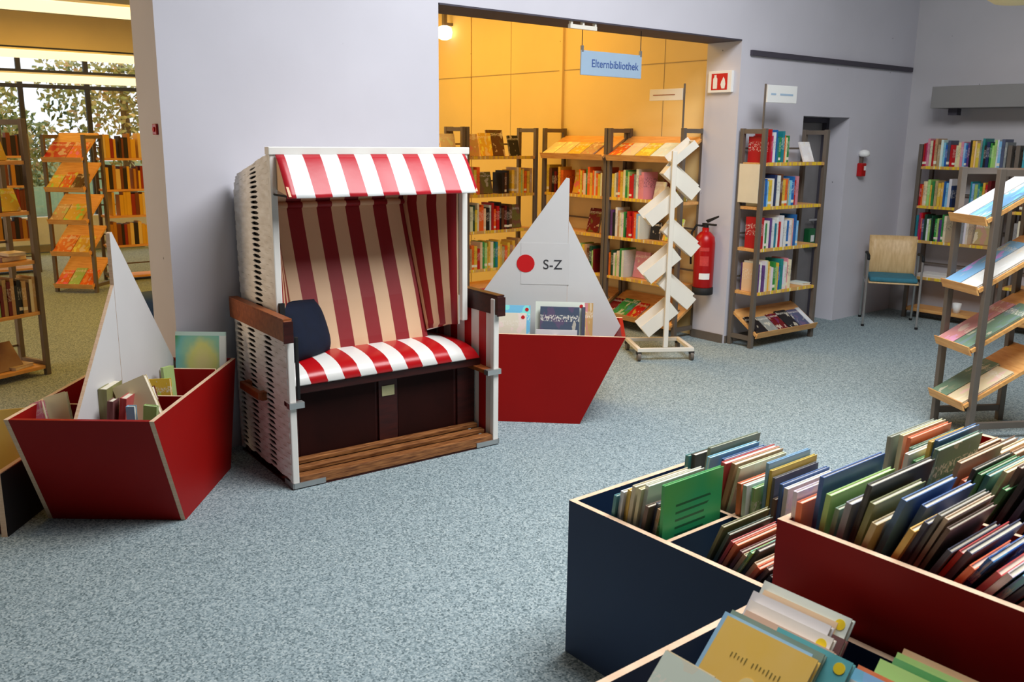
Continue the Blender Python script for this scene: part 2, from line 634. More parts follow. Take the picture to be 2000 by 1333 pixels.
# tube lamp, window transom strips with added glow, and beam in the reading room
for k, (y, z, x0, x1, what) in enumerate(((9.0, 2.71, -.5, 3.3, 'long white tube lamp nearest under the reading room ceiling'),
                                          (13.4, 2.62, .5, 5.5, 'long white strip made to glow along the window, the upper one'),
                                          (13.6, 2.335, .5, 5.5, 'long white strip made to glow along the window, the lower one'))):
    t = thing('tube_lamp_or_glow_strip', what, 'lamp', ((x0 + x1) / 2, y, z), 0, 'reading room tube lamp and glowing window strips')
    hw = (x1 - x0) / 2
    MB().box(-hw, hw, -.05, .05, .05, .07).build('housing', 'whitepaint', t)
    MB().box(-hw + .02, hw - .02, -.035, .035, -.05, .05).build('tube', 'tube', t, .012)  # lamp tube on the nearest one, added glow on the two window strips
    for sx in (-hw * .8, hw * .8):
        MB().cyl((sx, 0, .07), (sx, 0, 3.2 - z), .006, 6).build('hanger', 'steel', t)
o = MB().box(-3, 6.05, 9.9, 10.1, 2.98, 3.2).build('trim_3', 'wall_warm')
struct(o, 'cream ceiling beam across the reading room', 'trim')

# trees outside
rnd = random.Random(3)


def tree(x, y, h, r, label):
    t = thing('tree', label, 'tree', (x, y, -.1), 0, 'trees outside the window')
    MB().cyl((0, 0, 0), (0, 0, h * .75), .14, 8, .05).build('trunk', 'bark', t)
    m = MB()
    for k in range(2600):
        d = Vector((rnd.gauss(0, 1), rnd.gauss(0, 1), rnd.gauss(0, 1))).normalized() * (r * rnd.random() ** .4)
        p = Vector((0, 0, h * .62)) + Vector((d.x, d.y, d.z * h * .42 / r))
        a = Vector((rnd.gauss(0, 1), rnd.gauss(0, 1), rnd.gauss(0, 1))).normalized() * .075
        b = a.orthogonal().normalized() * .045
        m.add([p - a, p + b, p + a, p - b], [(0, 1, 2, 3)])
    f = m.build('foliage', 'leaf', t)
    f['kind'] = 'stuff'


for a in ((2.4, 17.5, 3.2, 1.3, 'autumn leaved small tree outside, nearest the window'), (5.6, 18.5, 4.2, 1.5, 'yellow green tree outside behind the far book shelf'),
          (3.6, 21.0, 2.2, 1.5, 'low orange bush outside in the middle of the window'), (1.0, 22, 5.5, 2.0, 'tall tree outside behind the nearest book rack')):
    tree(*a)

# door in its niche
d = struct(MB().box(6.90, 7.60, WALL + .245, WALL + .30, .005, 1.80).build('door_1', 'door', None, .004), 'grey flush door set back in the wall niche', 'door')
MB().box(6.89, 6.93, WALL + .20, WALL + .31, 0, 1.84).build('jamb', 'joint', d)
MB().box(7.57, 7.61, WALL + .20, WALL + .31, 0, 1.84).build('jamb', 'joint', d)
MB().box(6.93, 7.57, WALL + .20, WALL + .31, 1.80, 1.84).build('head_jamb', 'joint', d)
m = MB()
m.cyl((7.50, WALL + .245, .93), (7.50, WALL + .19, .93), .01)
m.cyl((7.51, WALL + .19, .93), (7.38, WALL + .19, .93), .01)
m.build('handle', 'steel', d)
t = thing('emergency_handle_box', 'small green emergency box on the grey door beside its handle', 'box', (7.46, WALL + .243, .76))
MB().box(-.05, .05, -.06, 0, -.09, .09).build('cover', 'green', t, .008)
MB().box(-.025, .025, -.063, -.06, -.03, .03).build('pictogram', 'signwhite', t)

# ------------------------------------------------------------------ books
PAL = dict(red=(190, 22, 26), darkred=(104, 12, 18), orange=(232, 104, 30), yellow=(226, 186, 62), cream=(226, 212, 178), white=(226, 224, 218), black=(24, 23, 26),
           navy=(24, 42, 84), blue=(32, 98, 168), lightblue=(132, 190, 226), teal=(30, 128, 136), green=(48, 140, 64), lightgreen=(164, 204, 112), darkgreen=(22, 66, 46),
           brown=(98, 62, 36), tan=(188, 154, 108), purple=(98, 62, 122), pink=(218, 142, 152), magenta=(184, 40, 92), grey=(142, 144, 144), turquoise=(58, 168, 184), olive=(122, 118, 54),
           greygreen=(112, 140, 120), peach=(236, 200, 160), slate=(78, 84, 110))
CN = dict(darkred='dark red', lightblue='light blue', lightgreen='light green', darkgreen='dark green', greygreen='grey green', navy='navy blue', slate='slate grey')
SHORT = dict(r='red', R='darkred', o='orange', y='yellow', c='cream', w='white', k='black', n='navy', b='blue', l='lightblue', t='teal', g='green', L='lightgreen', G='darkgreen',
             B='brown', T='tan', p='purple', P='pink', m='magenta', e='grey', q='turquoise', O='olive', E='greygreen', h='peach', s='slate')


def cname(c):
    return CN.get(c, c)


def jitter(c, a=.12):
    return tuple(max(0, min(1, x * (1 + rnd.uniform(-a, a)))) for x in lin(PAL[c])) + (1,)


def book(name, M, w, t, h, color, label, style='spine', group=None, cat='book', mat=None):
    """spine along z at x=0, covers at y=0 and y=t"""
    m = MB()
    b = min(.0025, t * .2)
    m.box(0, w, 0, b, 0, h)
    m.box(0, w, t - b, t, 0, h)
    m.box(0, b, b, t - b, 0, h)
    o = m.build(name, mat or style)
    o.color = jitter(color)
    o.matrix_world = M
    MB().box(b, w - .004, b, t - b, .004, h - .004).build('page_block', 'pages', o)
    return tag(o, label, cat, group)


def mat4(loc, rz=0, rx=0, ry=0):
    return Matrix.Translation(loc) @ Matrix.Rotation(rad(rz), 4, 'Z') @ Matrix.Rotation(rad(ry), 4, 'Y') @ Matrix.Rotation(rad(rx), 4, 'X')


def thick_word(t):
    return 'thin' if t < .017 else ('thick' if t > .029 else 'slim')


BOARD = (.10, .45, .80, .1, .1)


class Rack:
    """library rack; local x along the front, y to the back, z up"""

    def __init__(s, label, loc, rz, W_, D=.26, H_=1.73, boards=(.45, .80, 1.13, 1.47), sloped=(), slope_dir=1, board_mat='beech', tags=True, lip=True, ang=38):
        s.W, s.D = W_, D
        s.t = thing('book_rack', label, 'shelf', loc, rz, 'library racks')
        s.M = mat4(loc, rz)
        p = .035
        for x in (0, W_ - p):
            for y in (0, D - p):
                MB().box(x, x + p, y, y + p, 0, H_).build('post', 'alu', s.t, .003)
            for z in (H_ - .04, .06):
                MB().box(x + .004, x + p - .004, p, D - p, z, z + .035).build('crossbar', 'alu', s.t)
        for z in boards:
            b = MB().box(p * .5, W_ - p * .5, .008, D - .01, z - .025, z).build('shelf_board', board_mat, s.t, .003)
            if tags:
                MB().box(p + .02, W_ - p - .02, .003, .008, z - .022, z + .004).build('label_strip', 'labels', b)
            MB().box(p, W_ - p, D - .012, D - .004, z + .10, z + .115).build('back_rail', 'alu', s.t)
        s.sl = []
        for z in sloped:
            L = D * 1.25
            a = rad(ang)
            pts = [(0, 0, 0), (0, -.02 * math.sin(a) * -1, 0)]
            y1, z1 = L * math.cos(a), L * math.sin(a)
            nx, nz = -math.sin(a) * .02, math.cos(a) * .02
            m = MB().prism([(p * .6, -.02, z), (p * .6, -.02 + y1, z + z1), (p * .6, -.02 + y1 + nx, z + z1 + nz), (p * .6, -.02 + nx, z + nz)], (W_ - p * 1.2, 0, 0))
            b = m.build('sloped_board', board_mat, s.t)
            MB().prism([(p * .6, -.03, z - .015), (p * .6, -.02, z - .015), (p * .6, -.02 + nx * 2, z + .035), (p * .6, -.03 + nx * 2, z + .035)], (W_ - p * 1.2, 0, 0)).build('lip', board_mat, b)
            s.sl.append((z, a))

    def row(s, z, spec, x0, place, hmin=.19, hmax=.255, y=.012, gap=.0, first_big=None, name='book', grp=None, tw=(.012, .034), x1=None):
        """spec: letters for spine-out books; '.' a gap; uppercase+digits see SHORT"""
        x = x0
        n = 0
        for ch in spec:
            if ch == '.':
                x += .03
                continue
            n += 1
            c = SHORT[ch]
            t = rnd.uniform(*tw)
            h = rnd.uniform(hmin, hmax)
            w = rnd.uniform(.14, .18)
            if x1 and x + t > x1:
                break
            lean = rnd.choice((0, 0, 0, 0, 3))
            M = s.M @ Matrix.Translation((x + t, y + rnd.uniform(0, .012), z + .001)) @ Matrix.Rotation(rad(90), 4, 'Z')
            book(name, M, w, t, h, c, f'{thick_word(t)} {cname(c)} book, {nth(n)} from left, {place[4:]}', 'spine', grp or ('books on ' + place))
            x += t + .0012 + (rnd.random() < .12) * .004
        return x

    def face(s, x, z, w, h, c, place, t=.016, lean=14, y=.10, style='art', grp=None, which='', yaw=0):
        M = s.M @ Matrix.Translation((x, y, z + .004)) @ Matrix.Rotation(rad(yaw), 4, 'Z') @ Matrix.Rotation(rad(-lean), 4, 'X')
        book('face_out_book', M, w, t, h, c, f'{cname(c)} book {which} facing outward on {place}', style, grp or ('face-out books on ' + place))

    def slope(s, i, specs, place, t=.012, grp=None):
        z, a = s.sl[i]
        x = .04
        n = 0
        for (c, w, h) in specs:
            n += 1
            if c is None:
                x += w
                continue
            M = s.M @ Matrix.Translation((x, -.02 - math.sin(a) * .022 + .004, z + math.cos(a) * .022 + .003)) @ Matrix.Rotation(a - rad(90), 4, 'X') @ Matrix.Translation((0, -t, 0))
            book('display_book', M, w, t, h, SHORT[c], f'{cname(SHORT[c])} cover lying {nth(n)} from left on {place}', 'art', grp or ('display books on ' + place))
            x += w + .008


# rack by the door
E_ = Rack('grey post book rack standing between extinguisher and grey door', (6.0, 4.262, 0), -2.6, .83, .245, sloped=(.10,), ang=33)
P_ = 'the door-side rack '
E_.row(1.47, 'rrmwbtgtocg', .05, 'the top shelf of the door-side rack', tw=(.016, .03))
E_.face(.60, 1.47, .13, .17, 'white', 'the top shelf of the door-side rack', lean=22, y=.06)
E_.row(1.13, 'cbblywnwByoeylbrP', .045, 'the second shelf of the door-side rack')
E_.row(.80, 'rwgwpwtwrwkwbwcPbl', .045, 'the middle shelf of the door-side rack')
E_.row(.45, 'hpwpwcyhwgLybtwwPc', .045, 'the fourth shelf of the door-side rack')
M = E_.M @ mat4((.70, .05, .452)) @ Matrix.Rotation(rad(90), 4, 'X') @ Matrix.Rotation(0, 4, 'Z')
book('book', E_.M @ mat4((.68, .19, .452), 0, 90) @ Matrix.Translation((0, 0, 0)), .11, .018, .15, 'white', 'white book lying flat at the end of the door-side rack', 'plain', 'lying books')
E_.slope(0, [('k', .13, .19), ('e', .12, .17), ('R', .13, .18), ('k', .14, .2), ('s', .13, .19), ('w', .05, .2)], 'the bottom slope of the door-side rack')
nt = tag(MB().box(-.004, 0, .03, .225, 1.16, 1.46).build('notice_sheet', 'signwhite'), 'cream paper notice hung in the end frame of the door-side rack', 'paper')
nt.matrix_world = E_.M
nt.data.materials[0] = paint('cream_paper', (226, 214, 186), .8, .03, 9, .02)

# alcove right-hand racks
A2 = Rack('wooden shelved rack on the yellow wall, half hidden by the sail', (5.75, 6.56, 0), -90, .85, .28, boards=(.45, .80, 1.14), sloped=(1.47, .10), ang=30)
A1 = Rack('wooden shelved rack on the yellow wall behind the white leaflet stand', (5.75, 5.70, 0), -90, .85, .28, boards=(.45, .80, 1.14), sloped=(1.47, .10), ang=30)
A2.slope(0, [('c', .15, .2), ('c', .17, .21), ('y', .17, .2), ('T', .15, .21)], 'the top slope of the sail-side rack')
A1.slope(0, [('o', .14, .2), ('c', .15, .21), ('y', .17, .21), ('w', .2, .22)], 'the top slope of the leaflet-side rack')
A2.row(1.14, 'yBkR.yo', .05, 'the second shelf of the sail-side rack', tw=(.02, .04))
A2.face(.32, 1.14, .16, .22, 'yellow', 'the second shelf of the sail-side rack')
A2.row(1.14, 'oyocgoyocoycoy', .49, 'the sail-side rack, past the yellow cover', tw=(.016, .03), x1=.82)
A2.face(.52, .80, .15, .22, 'darkred', 'the middle shelf of the sail-side rack')
A2.face(.69, .80, .12, .18, 'tan', 'the middle shelf of the sail-side rack', lean=20)
A2.row(.45, 'BGLOyTBGLR', .45, 'the fourth shelf of the sail-side rack')
A1.row(1.14, 'yceoycgLrrewPP', .05, 'the second shelf of the leaflet-side rack', tw=(.016, .032))
A1.face(.46, 1.14, .11, .15, 'cream', 'the second shelf of the leaflet-side rack', which='small')
A1.face(.50, 1.14, .17, .225, 'darkred', 'the second shelf of the leaflet-side rack', y=.15)
A1.face(.70, 1.14, .12, .2, 'olive', 'the second shelf of the leaflet-side rack')
A1.row(.80, 'pkwTcwgGrrrolw', .05, 'the middle shelf of the leaflet-side rack', tw=(.016, .03))
A1.face(.44, .80, .11, .15, 'black', 'the middle shelf of the leaflet-side rack', lean=8)
A1.face(.58, .80, .18, .2, 'yellow', 'the middle shelf of the leaflet-side rack', lean=20)
A1.row(.45, 'oGwLcgw', .05, 'the fourth shelf of the leaflet-side rack', tw=(.014, .03))
A1.face(.26, .45, .17, .23, 'pink', 'the fourth shelf of the leaflet-side rack', lean=10)
A1.face(.50, .45, .13, .16, 'tan', 'the fourth shelf of the leaflet-side rack', lean=16)
A2.slope(1, [(None, .5, 0), ('G', .12, .2), ('B', .14, .2)], 'the bottom slope of the sail-side rack')
A1.slope(1, [('R', .1, .2), ('g', .17, .22), ('r', .12, .2), (None, .2, 0), ('B', .13, .2)], 'the bottom slope of the leaflet-side rack')

# alcove back rack
B1 = Rack('wooden shelved rack facing out of the alcove beside the beach chair', (4.88, 6.58, 0), 0, .84, .28, boards=(.45, .80, 1.13, 1.47), sloped=(.10,), ang=30)
B0 = Rack('wooden shelved rack mostly hidden behind the beach chair hood', (4.03, 6.58, 0), 0, .84, .28, boards=(.45, .80, 1.13, 1.47))
for x, w, h, c, y in ((.06, .15, .2, 'tan', .08), (.24, .14, .21, 'yellow', .1), (.35, .19, .24, 'brown', .12), (.58, .12, .19, 'black', .1)):
    B1.face(x, 1.47, w, h, c, 'the top shelf of the alcove back rack', y=y)
B0.face(.66, 1.47, .16, .2, 'cream', 'the top shelf of the hidden back rack')
B1.row(1.13, 'Tyo', .05, 'the second shelf of the alcove back rack', tw=(.025, .04))
B1.face(.20, 1.13, .18, .2, 'olive', 'the second shelf of the alcove back rack', style='art')
B1.row(1.13, 'kBk', .42, 'the alcove back rack, past the cover', tw=(.02, .03))
B1.row(1.13, 'yTcyLyoyTLyc', .54, 'the alcove back rack, second shelf end', tw=(.016, .03), x1=.80)
B1.row(.80, 'cGycoohkwrorkBRkB', .05, 'the middle shelf of the alcove back rack', tw=(.016, .036))
B1.face(.56, .80, .17, .22, 'olive', 'the middle shelf of the alcove back rack')
B1.row(.45, 'ToyrhgLyycgtyyToyTyoTcyT', .05, 'the fourth shelf of the alcove back rack', tw=(.018, .034), x1=.80)
B1.slope(0, [('c', .16, .2), ('r', .15, .22), ('G', .15, .2), ('T', .15, .2)], 'the bottom slope of the alcove back rack')

# racks on the right wall
WR = Rack('dark post book rack against the side wall by the wooden chair', (8.33, 4.23, 0), -90, .82, .28, boards=(.40, .74, 1.06, 1.42), sloped=(), H_=1.62)
WS = Rack('dark post book rack further along the side wall past the first', (8.33, 3.38, 0), -90, .82, .28, boards=(.40, .74, 1.06, 1.42), sloped=(), H_=1.62)
for R_ in (WR, WS):
    MB().box(.02, .80, .01, .27, .07, .10).build('shelf_board', 'beech', R_.t, .003)
WR.row(1.42, 'rmPcrTTwlbsrrchPlbpkyhyetkngLLwlse', .04, 'the top shelf of the side wall rack', tw=(.014, .027))
WR.row(1.06, 'rohcLygTyyblwn', .04, 'the second shelf of the side wall rack', tw=(.012, .026))
WR.row(1.06, 'tlLtgyrR', .50, 'the second shelf of the side wall rack, far half', tw=(.014, .028))
WR.row(.74, 'tmrsGwLGkgLpgc', .04, 'the third shelf of the side wall rack', tw=(.012, .026))
WR.row(.74, 'ewc', .46, 'the third shelf of the side wall rack, far half', tw=(.018, .03))
WR.face(.54, .74, .2, .2, 'tan', 'the third shelf of the side wall rack')
WS.row(1.42, 'qqtbwegl', .06, 'the top shelf of the second side wall rack', tw=(.02, .03))
WS.row(.74, 'ecTcBRewTcB', .06, 'the third shelf of the second side wall rack', tw=(.02, .03))
WS.row(1.06, 'kBcTRe', .06, 'the second shelf of the second side wall rack', tw=(.02, .03))
pm = thing('paper_pile', 'low pile of white papers on the fourth shelf behind the chair', 'paper', WR.M @ Vector((.06, .04, .40)), -90)
for k in range(4):
    MB().box(.0 + .01 * k, .30 + .012 * k, .0, .2, k * .008, k * .008 + .006).build('sheet', 'signwhite', pm)
wc = thing('paper_cup', 'small white cup on the lowest board of the side wall rack', 'cup', WR.M @ Vector((.48, .08, .10)))
MB().lathe([(.03, 0), (.04, .09), (.037, .09), (.028, .005)], n=14).build('body', 'signwhite', wc, 0, True)

# display rack on the right, in front
DR = Rack('dark post display rack with sloping picture book ledges by the red bin', (5.286, 2.438, 0), -121.5, .364, .46, H_=1.51, boards=(), sloped=(.18, .50, .84, 1.22), ang=30)
DR.slope(3, [('w', .14, .46), ('l', .14, .48)], 'the topmost ledge of the display rack')
DR.slope(2, [('l', .14, .44), ('w', .14, .46)], 'the second ledge of the display rack')
DR.slope(1, [('P', .14, .42), ('E', .14, .44)], 'the third ledge of the display rack')
DR.slope(0, [('E', .14, .36), ('c', .14, .34)], 'the lowest ledge of the display rack')

# reading room racks seen through the other opening
LN = Rack('brown book rack standing just through the far opening', (1.41 - .85 * math.cos(rad(23)), 6.75 - .85 * math.sin(rad(23)), 0), 23, .85, .30, boards=(.07, .45, .80, 1.13, 1.46), tags=False)
LN.face(.55, 1.46, .2, .22, 'yellow', 'the top shelf of the rack just through the opening', lean=25, y=.08)
LN.row(1.13, 'kRBkTkB', .45, 'the second shelf of the rack through the opening', tw=(.02, .035))
LN.face(.62, 1.13, .17, .16, 'yellow', 'the second shelf of the rack just through the opening', lean=25, y=.05)
book('book', LN.M @ mat4((.60, .22, .80), 8, 90), .2, .035, .16, 'darkred', 'dark red book lying flat on the rack through the opening', 'plain', 'lying books')
book('book', LN.M @ mat4((.68, .2, .837), -6, 90), .12, .02, .15, 'cream', 'cream book lying on top of a dark red one', 'plain', 'lying books')
LN.row(.45, 'rBRGLRTRTkkTBcTB', .42, 'the fourth shelf of the rack through the opening', tw=(.018, .03), x1=.83)
LN.face(.40, .07, .3, .22, 'darkred', 'the bottom shelf of the rack just through the opening', lean=40, y=.06, style='plain')
book('book', LN.M @ mat4((.56, .22, .07), 14, 90), .17, .022, .2, 'tan', 'tan book lying on the bottom board of the rack through the opening', 'plain', 'lying books')

FD = Rack('brown display rack with sloping ledges deep in the reading room', (2.276, 10.347, 0), -47, .48, .34, boards=(), sloped=(.06, .40, .73, 1.06, 1.36), ang=38, H_=1.62)
for i, sp in enumerate(([('o', .13, .2), ('L', .12, .24), ('o', .14, .22)], [('o', .2, .25), ('y', .18, .25)], [('T', .14, .24), ('y', .2, .25)], [('y', .13, .2), ('o', .12, .24), ('B', .12, .22)], [('r', .24, .25), ('o', .16, .25)])):
    FD.slope(i, sp, f'the {nth(5 - i)} ledge of the deep display rack')
FS = Rack('brown book shelf of yellow backed books beside the deep display rack', (2.92, 10.62, 0), 0, .84, .28, boards=(.06, .41, .74, 1.03, 1.37), tags=False, H_=1.62)
FT = Rack('brown book shelf continuing behind the grey wall pier', (3.78, 10.62, 0), 0, .84, .28, boards=(.06, .41, .74, 1.03, 1.37), tags=False, H_=1.62)
FU = Rack('dark book shelf behind the deep display rack near the window', (1.3, 11.9, 0), 0, 1.2, .28, boards=(.06, .41, .74, 1.03, 1.37), tags=False, H_=1.62)
# the many small far books are joined: they are beyond the 300 that show largest
m = MB()
far_m = ['plain']
cols = [(226, 176, 50), (226, 176, 50), (190, 130, 40), (120, 60, 30), (230, 200, 130), (40, 30, 26), (150, 40, 26)]
mats = [paint('far_book_%s' % nth(i + 1), c, .6, .05, 5, 0) for i, c in enumerate(cols)]
for R_ in (FS, FT, FU):
    for z in (.41, .74, 1.03, 1.37):
        x = .04
        while x < R_.W - .06:
            t, h, k = rnd.uniform(.02, .05), rnd.uniform(.2, .27), rnd.randrange(len(cols))
            if R_ is FU:
                k = rnd.choice((3, 5, 5, 6, 2))
            if rnd.random() > .12:
                m.prism([R_.M @ Vector(p) for p in ((x, .02, z + .001), (x + t, .02, z + .001), (x + t, .18, z + .001), (x, .18, z + .001))], (0, 0, h), k)
            x += t + .002
fb = m.build('shelf_book_mass', mats)
tag(fb, 'small yellow and brown backed books on the far reading room shelves', 'books', None, 'stuff')

pf = thing('pouf', 'blue upholstered pouf on the floor just past the grey pier', 'pouf', (2.46, 7.67, 0))
MB().lathe([(.2, .03), (.23, .06), (.235, .2), (.22, .3), (.19, .33), (.02, .335)], n=24).build('cushion', 'navy', pf, 0, True)
pf.children[0].data.materials[0] = paint('blue_fabric', (40, 66, 110), .9, .1, 20, .2)
MB().lathe([(.17, 0), (.17, .03)], n=16).build('base', 'rubber', pf)

# ------------------------------------------------------------------ beach chair
SK = thing('beach_chair', 'white wicker roofed beach chair with red and white striped canopy and seat', 'beach chair', (1.777, 3.768, 0), -3.56)
BW, BD = 1.177, .70


def strands(mb, rowf, nrow, L0, L1, slots, half, outv, step=.018, amp=.0018, th=.007, sw=.030):
    """one woven strand per row: rowf(i, s) -> (point, updir); it swells, dips and leaves dark slots at the stakes"""
    for i in range(nrow):
        n = max(2, int((L1(i) - L0(i)) / step))
        v, fs = [], []
        for k in range(n + 1):
            s = L0(i) + (L1(i) - L0(i)) * k / n
            p, up = rowf(i, s)
            hw = half
            for c in slots:
                d_ = abs(s - c)
                if d_ < sw:
                    hw *= 1 - .62 * min(1.0, 2.2 * (.5 + .5 * math.cos(math.pi * d_ / sw)))
            off = outv * (amp * math.sin(math.pi * s / .05 + i * math.pi))
            p = p + off
            v += [p - up * hw, p + up * hw, p + up * hw - outv * th, p - up * hw - outv * th]
        for k in range(n):
            a, b = 4 * k, 4 * k + 4
            for q in range(4):
                r = (q + 1) % 4
                fs.append((a + q, b + q, b + r, a + r))
        fs += [(0, 1, 2, 3), (4 * n + 3, 4 * n + 2, 4 * n + 1, 4 * n)]
        mb.add(v, fs)


Z0, Z1 = .045, .725
NR = 26
PITCH = (Z1 - Z0) / NR
for side, u, ov in ((0, 0.0, Vector((-1, 0, 0))), (1, BW, Vector((1, 0, 0)))):
    f = thing_part = None
    m = MB()
    strands(m, lambda i, s: (Vector((u + ov.x * .006, s, Z0 + PITCH * (i + .5))), Vector((0, 0, 1))), NR, lambda i: .012, lambda i: BD - .01, (.235, .455, .63), PITCH * .49, ov, sw=.062, step=.012)
    g = m.build('wicker_side', 'wicker', SK)
    g['kind'] = 'stuff'
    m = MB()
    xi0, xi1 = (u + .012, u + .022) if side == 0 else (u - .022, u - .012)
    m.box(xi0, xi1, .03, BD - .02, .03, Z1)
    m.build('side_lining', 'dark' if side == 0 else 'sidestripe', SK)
    m = MB()
    x0, x1 = (u - .004, u + .03) if side == 0 else (u - .03, u + .004)
    m.box(x0, x1, 0, .035, .02, .81)
    m.build('front_stile', 'whitepaint', SK, .005)
    m = MB().box(x0, x1, BD - .035, BD, .02, .81)
    m.build('back_stile', 'whitepaint', SK, .005)
    x0, x1 = (-.026, .016) if side == 0 else (BW - .024, BW + .022)
    m = MB().box(x0, x1, -.022, BD + .005, .725, .825)
    ar = m.build('armrest', 'armwood' if side == 0 else 'mahog', SK, .004)
    MB().box(x0 - .002, x1 + .002, -.028, -.022, .72, .82).build('end_cap', 'mahog', ar)
    MB().box(x0, x1, -.02, BD, .825, .832).build('top_veneer', 'mahog' if side else 'armwood', ar)
    m = MB()
    m.box(*((u - .004, u + .16) if side == 0 else (u - .14, u + .004)), -.006, .0, .006, .032)
    m.box(*((u - .006, u) if side == 0 else (u, u + .006)), -.006, .1, .006, .032)
    m.build('corner_plate', 'steel', SK)
    # folding tray arm
    xs = (-.008, .06) if side == 0 else (BW - .075, BW + .006)
    a = MB().box(xs[0], xs[1], -.01 if side == 0 else -.005, .06 if side == 0 else .36, .405, .428).build('tray_arm', 'mahog' if side == 0 else 'armwood', SK, .003)
    MB().box(xs[0] - .003, xs[1] + .003, -.016, .02, .402, .43).build('tip_plate', 'steel', a)
MB().box(.035, .05, -.004, .012, .44, .74).build('tray_strut', 'rubber', SK, .003)
# carrying handle on the wicker side
m = MB()
m.box(-.055, -.03, .27, .53, .385, .425)
m.box(-.035, -.004, .28, .32, .375, .42)
m.box(-.035, -.004, .48, .52, .385, .43)
m.build('carry_handle', 'armwood', SK, .006)
# base frame, drawer front, slats
m = MB()
m.box(.0, BW, .0, BD, .0, .006)
m.box(.01, BW - .01, .60, BD - .02, .006, .72)
m.build('base_frame', 'mahog', SK)
FY = .205
m = MB().box(.03, BW - .03, FY, FY + .02, .05, .47)
df = m.build('drawer_front', 'mahog', SK)
for x0, x1 in ((.03, .10), (.555, .66), (BW - .14, BW - .03)):
    MB().box(x0, x1, FY - .016, FY, .06, .425).build('stile', 'mahog', df)
for x0, x1 in ((.12, .54), (.675, 1.02)):
    MB().box(x0, x1, FY - .003, FY, .08, .42).build('panel', paint('dark_panel_wood', (40, 11, 7), .6, .2, 6, .05, 0, .15), df)
MB().box(.03, BW - .03, FY - .075, FY + .05, .425, .468).build('seat_rail', 'mahog', SK, .004)
pl = MB().box(.572, .645, FY - .020, FY - .0165, .325, .38).build('maker_plate', 'brass', SK, .001, label='small brass maker plate')
for k, (y0, y1, z1) in enumerate(((.0, .055, .060), (.078, .122, .074), (.148, .19, .088))):
    MB().box(.032, BW - .034, y0, y1, (.03, .05, .064)[k] if k else .008, z1).build('foot_slat', 'slat', SK, .004)
# seat cushion
m = MB()
ny, nx = 12, 24
v, fs = [], []
for j in range(ny + 1):
    y = .125 + (.50) * j / ny
    for i in range(nx + 1):
        x = .045 + (BW - .09) * i / nx
        q = abs(2 * i / nx - 1)
        edge = max(0, 1 - ((1 - j / ny) ** 6)) ** .5
        z = .475 + .075 * edge * (1 - .35 * q ** 8) + .012 * math.sin(math.pi * j / ny)
        v.append((x, y - (.012 if j == 0 else 0), z))
for j in range(ny):
    for i in range(nx):
        a = j * (nx + 1) + i
        fs.append((a, a + 1, a + nx + 2, a + nx + 1))
n0 = len(v)
for j, i in [(0, i) for i in range(nx + 1)]:
    x, y, z = v[i]
    v.append((x, y + .01, .468))
for i in range(nx):
    fs.append((n0 + i, n0 + i + 1, i + 1, i))
m.add(v, fs)
m.box(.05, BW - .05, .14, .62, .468, .475)
m.build('seat_cushion', 'seat', SK, 0, True)
# hood
HU0, HU1, HY = .050, 1.127, .245


def back_y(z):
    pts = [(.72, .70), (.85, .725), (1.0, .735), (1.25, .745), (1.33, .74), (1.40, .715), (1.45, .66)]
    for (a, b), (c, d_) in zip(pts, pts[1:]):
        if z <= c:
            return b + (d_ - b) * max(0, (z - a)) / (c - a)
    return pts[-1][1]


NH = 30
ZB = lambda f: .735 + (1.44 - .735) * (f if f < .75 else .75 + (f - .75) * 1.0)
ZF = lambda f: .735 + (1.555 - .735) * f
for u, ov in ((HU0, Vector((-1, 0, 0))), (HU1, Vector((1, 0, 0)))):
    m = MB()

    def rowf(i, s):
        f = (i + .5) / NH
        zb = .735 + (1.445 - .735) * f
        zf = .735 + (1.56 - .735) * f
        k = (s - HY) / (back_y(zb) - HY)
        z = zf + (zb - zf) * max(0, min(1, k)) * (f ** 3 if f < 1 else 1) if True else 0
        return Vector((u + ov.x * .006, s, z)), Vector((0, 0, 1))
    strands(m, rowf, NH, lambda i: HY + .01, lambda i: back_y(.735 + (1.445 - .735) * (i + .5) / NH), (.46,), (1.56 - .735) / NH * .49, ov, sw=.062, step=.012)
    g = m.build('wicker_hood_side', 'wicker', SK)
    g['kind'] = 'stuff'
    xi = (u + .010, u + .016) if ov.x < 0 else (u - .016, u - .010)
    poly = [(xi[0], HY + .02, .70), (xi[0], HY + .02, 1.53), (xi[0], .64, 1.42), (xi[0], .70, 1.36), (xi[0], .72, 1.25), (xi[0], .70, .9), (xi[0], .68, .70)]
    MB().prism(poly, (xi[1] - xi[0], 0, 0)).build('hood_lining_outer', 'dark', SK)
    xa = (u - .006, u + .028) if ov.x < 0 else (u - .028, u + .006)
    MB().box(*xa, HY - .012, HY + .028, .66 if ov.x > 0 else .70, 1.575).build('hood_post', 'whitepaint', SK, .005)
m = MB()
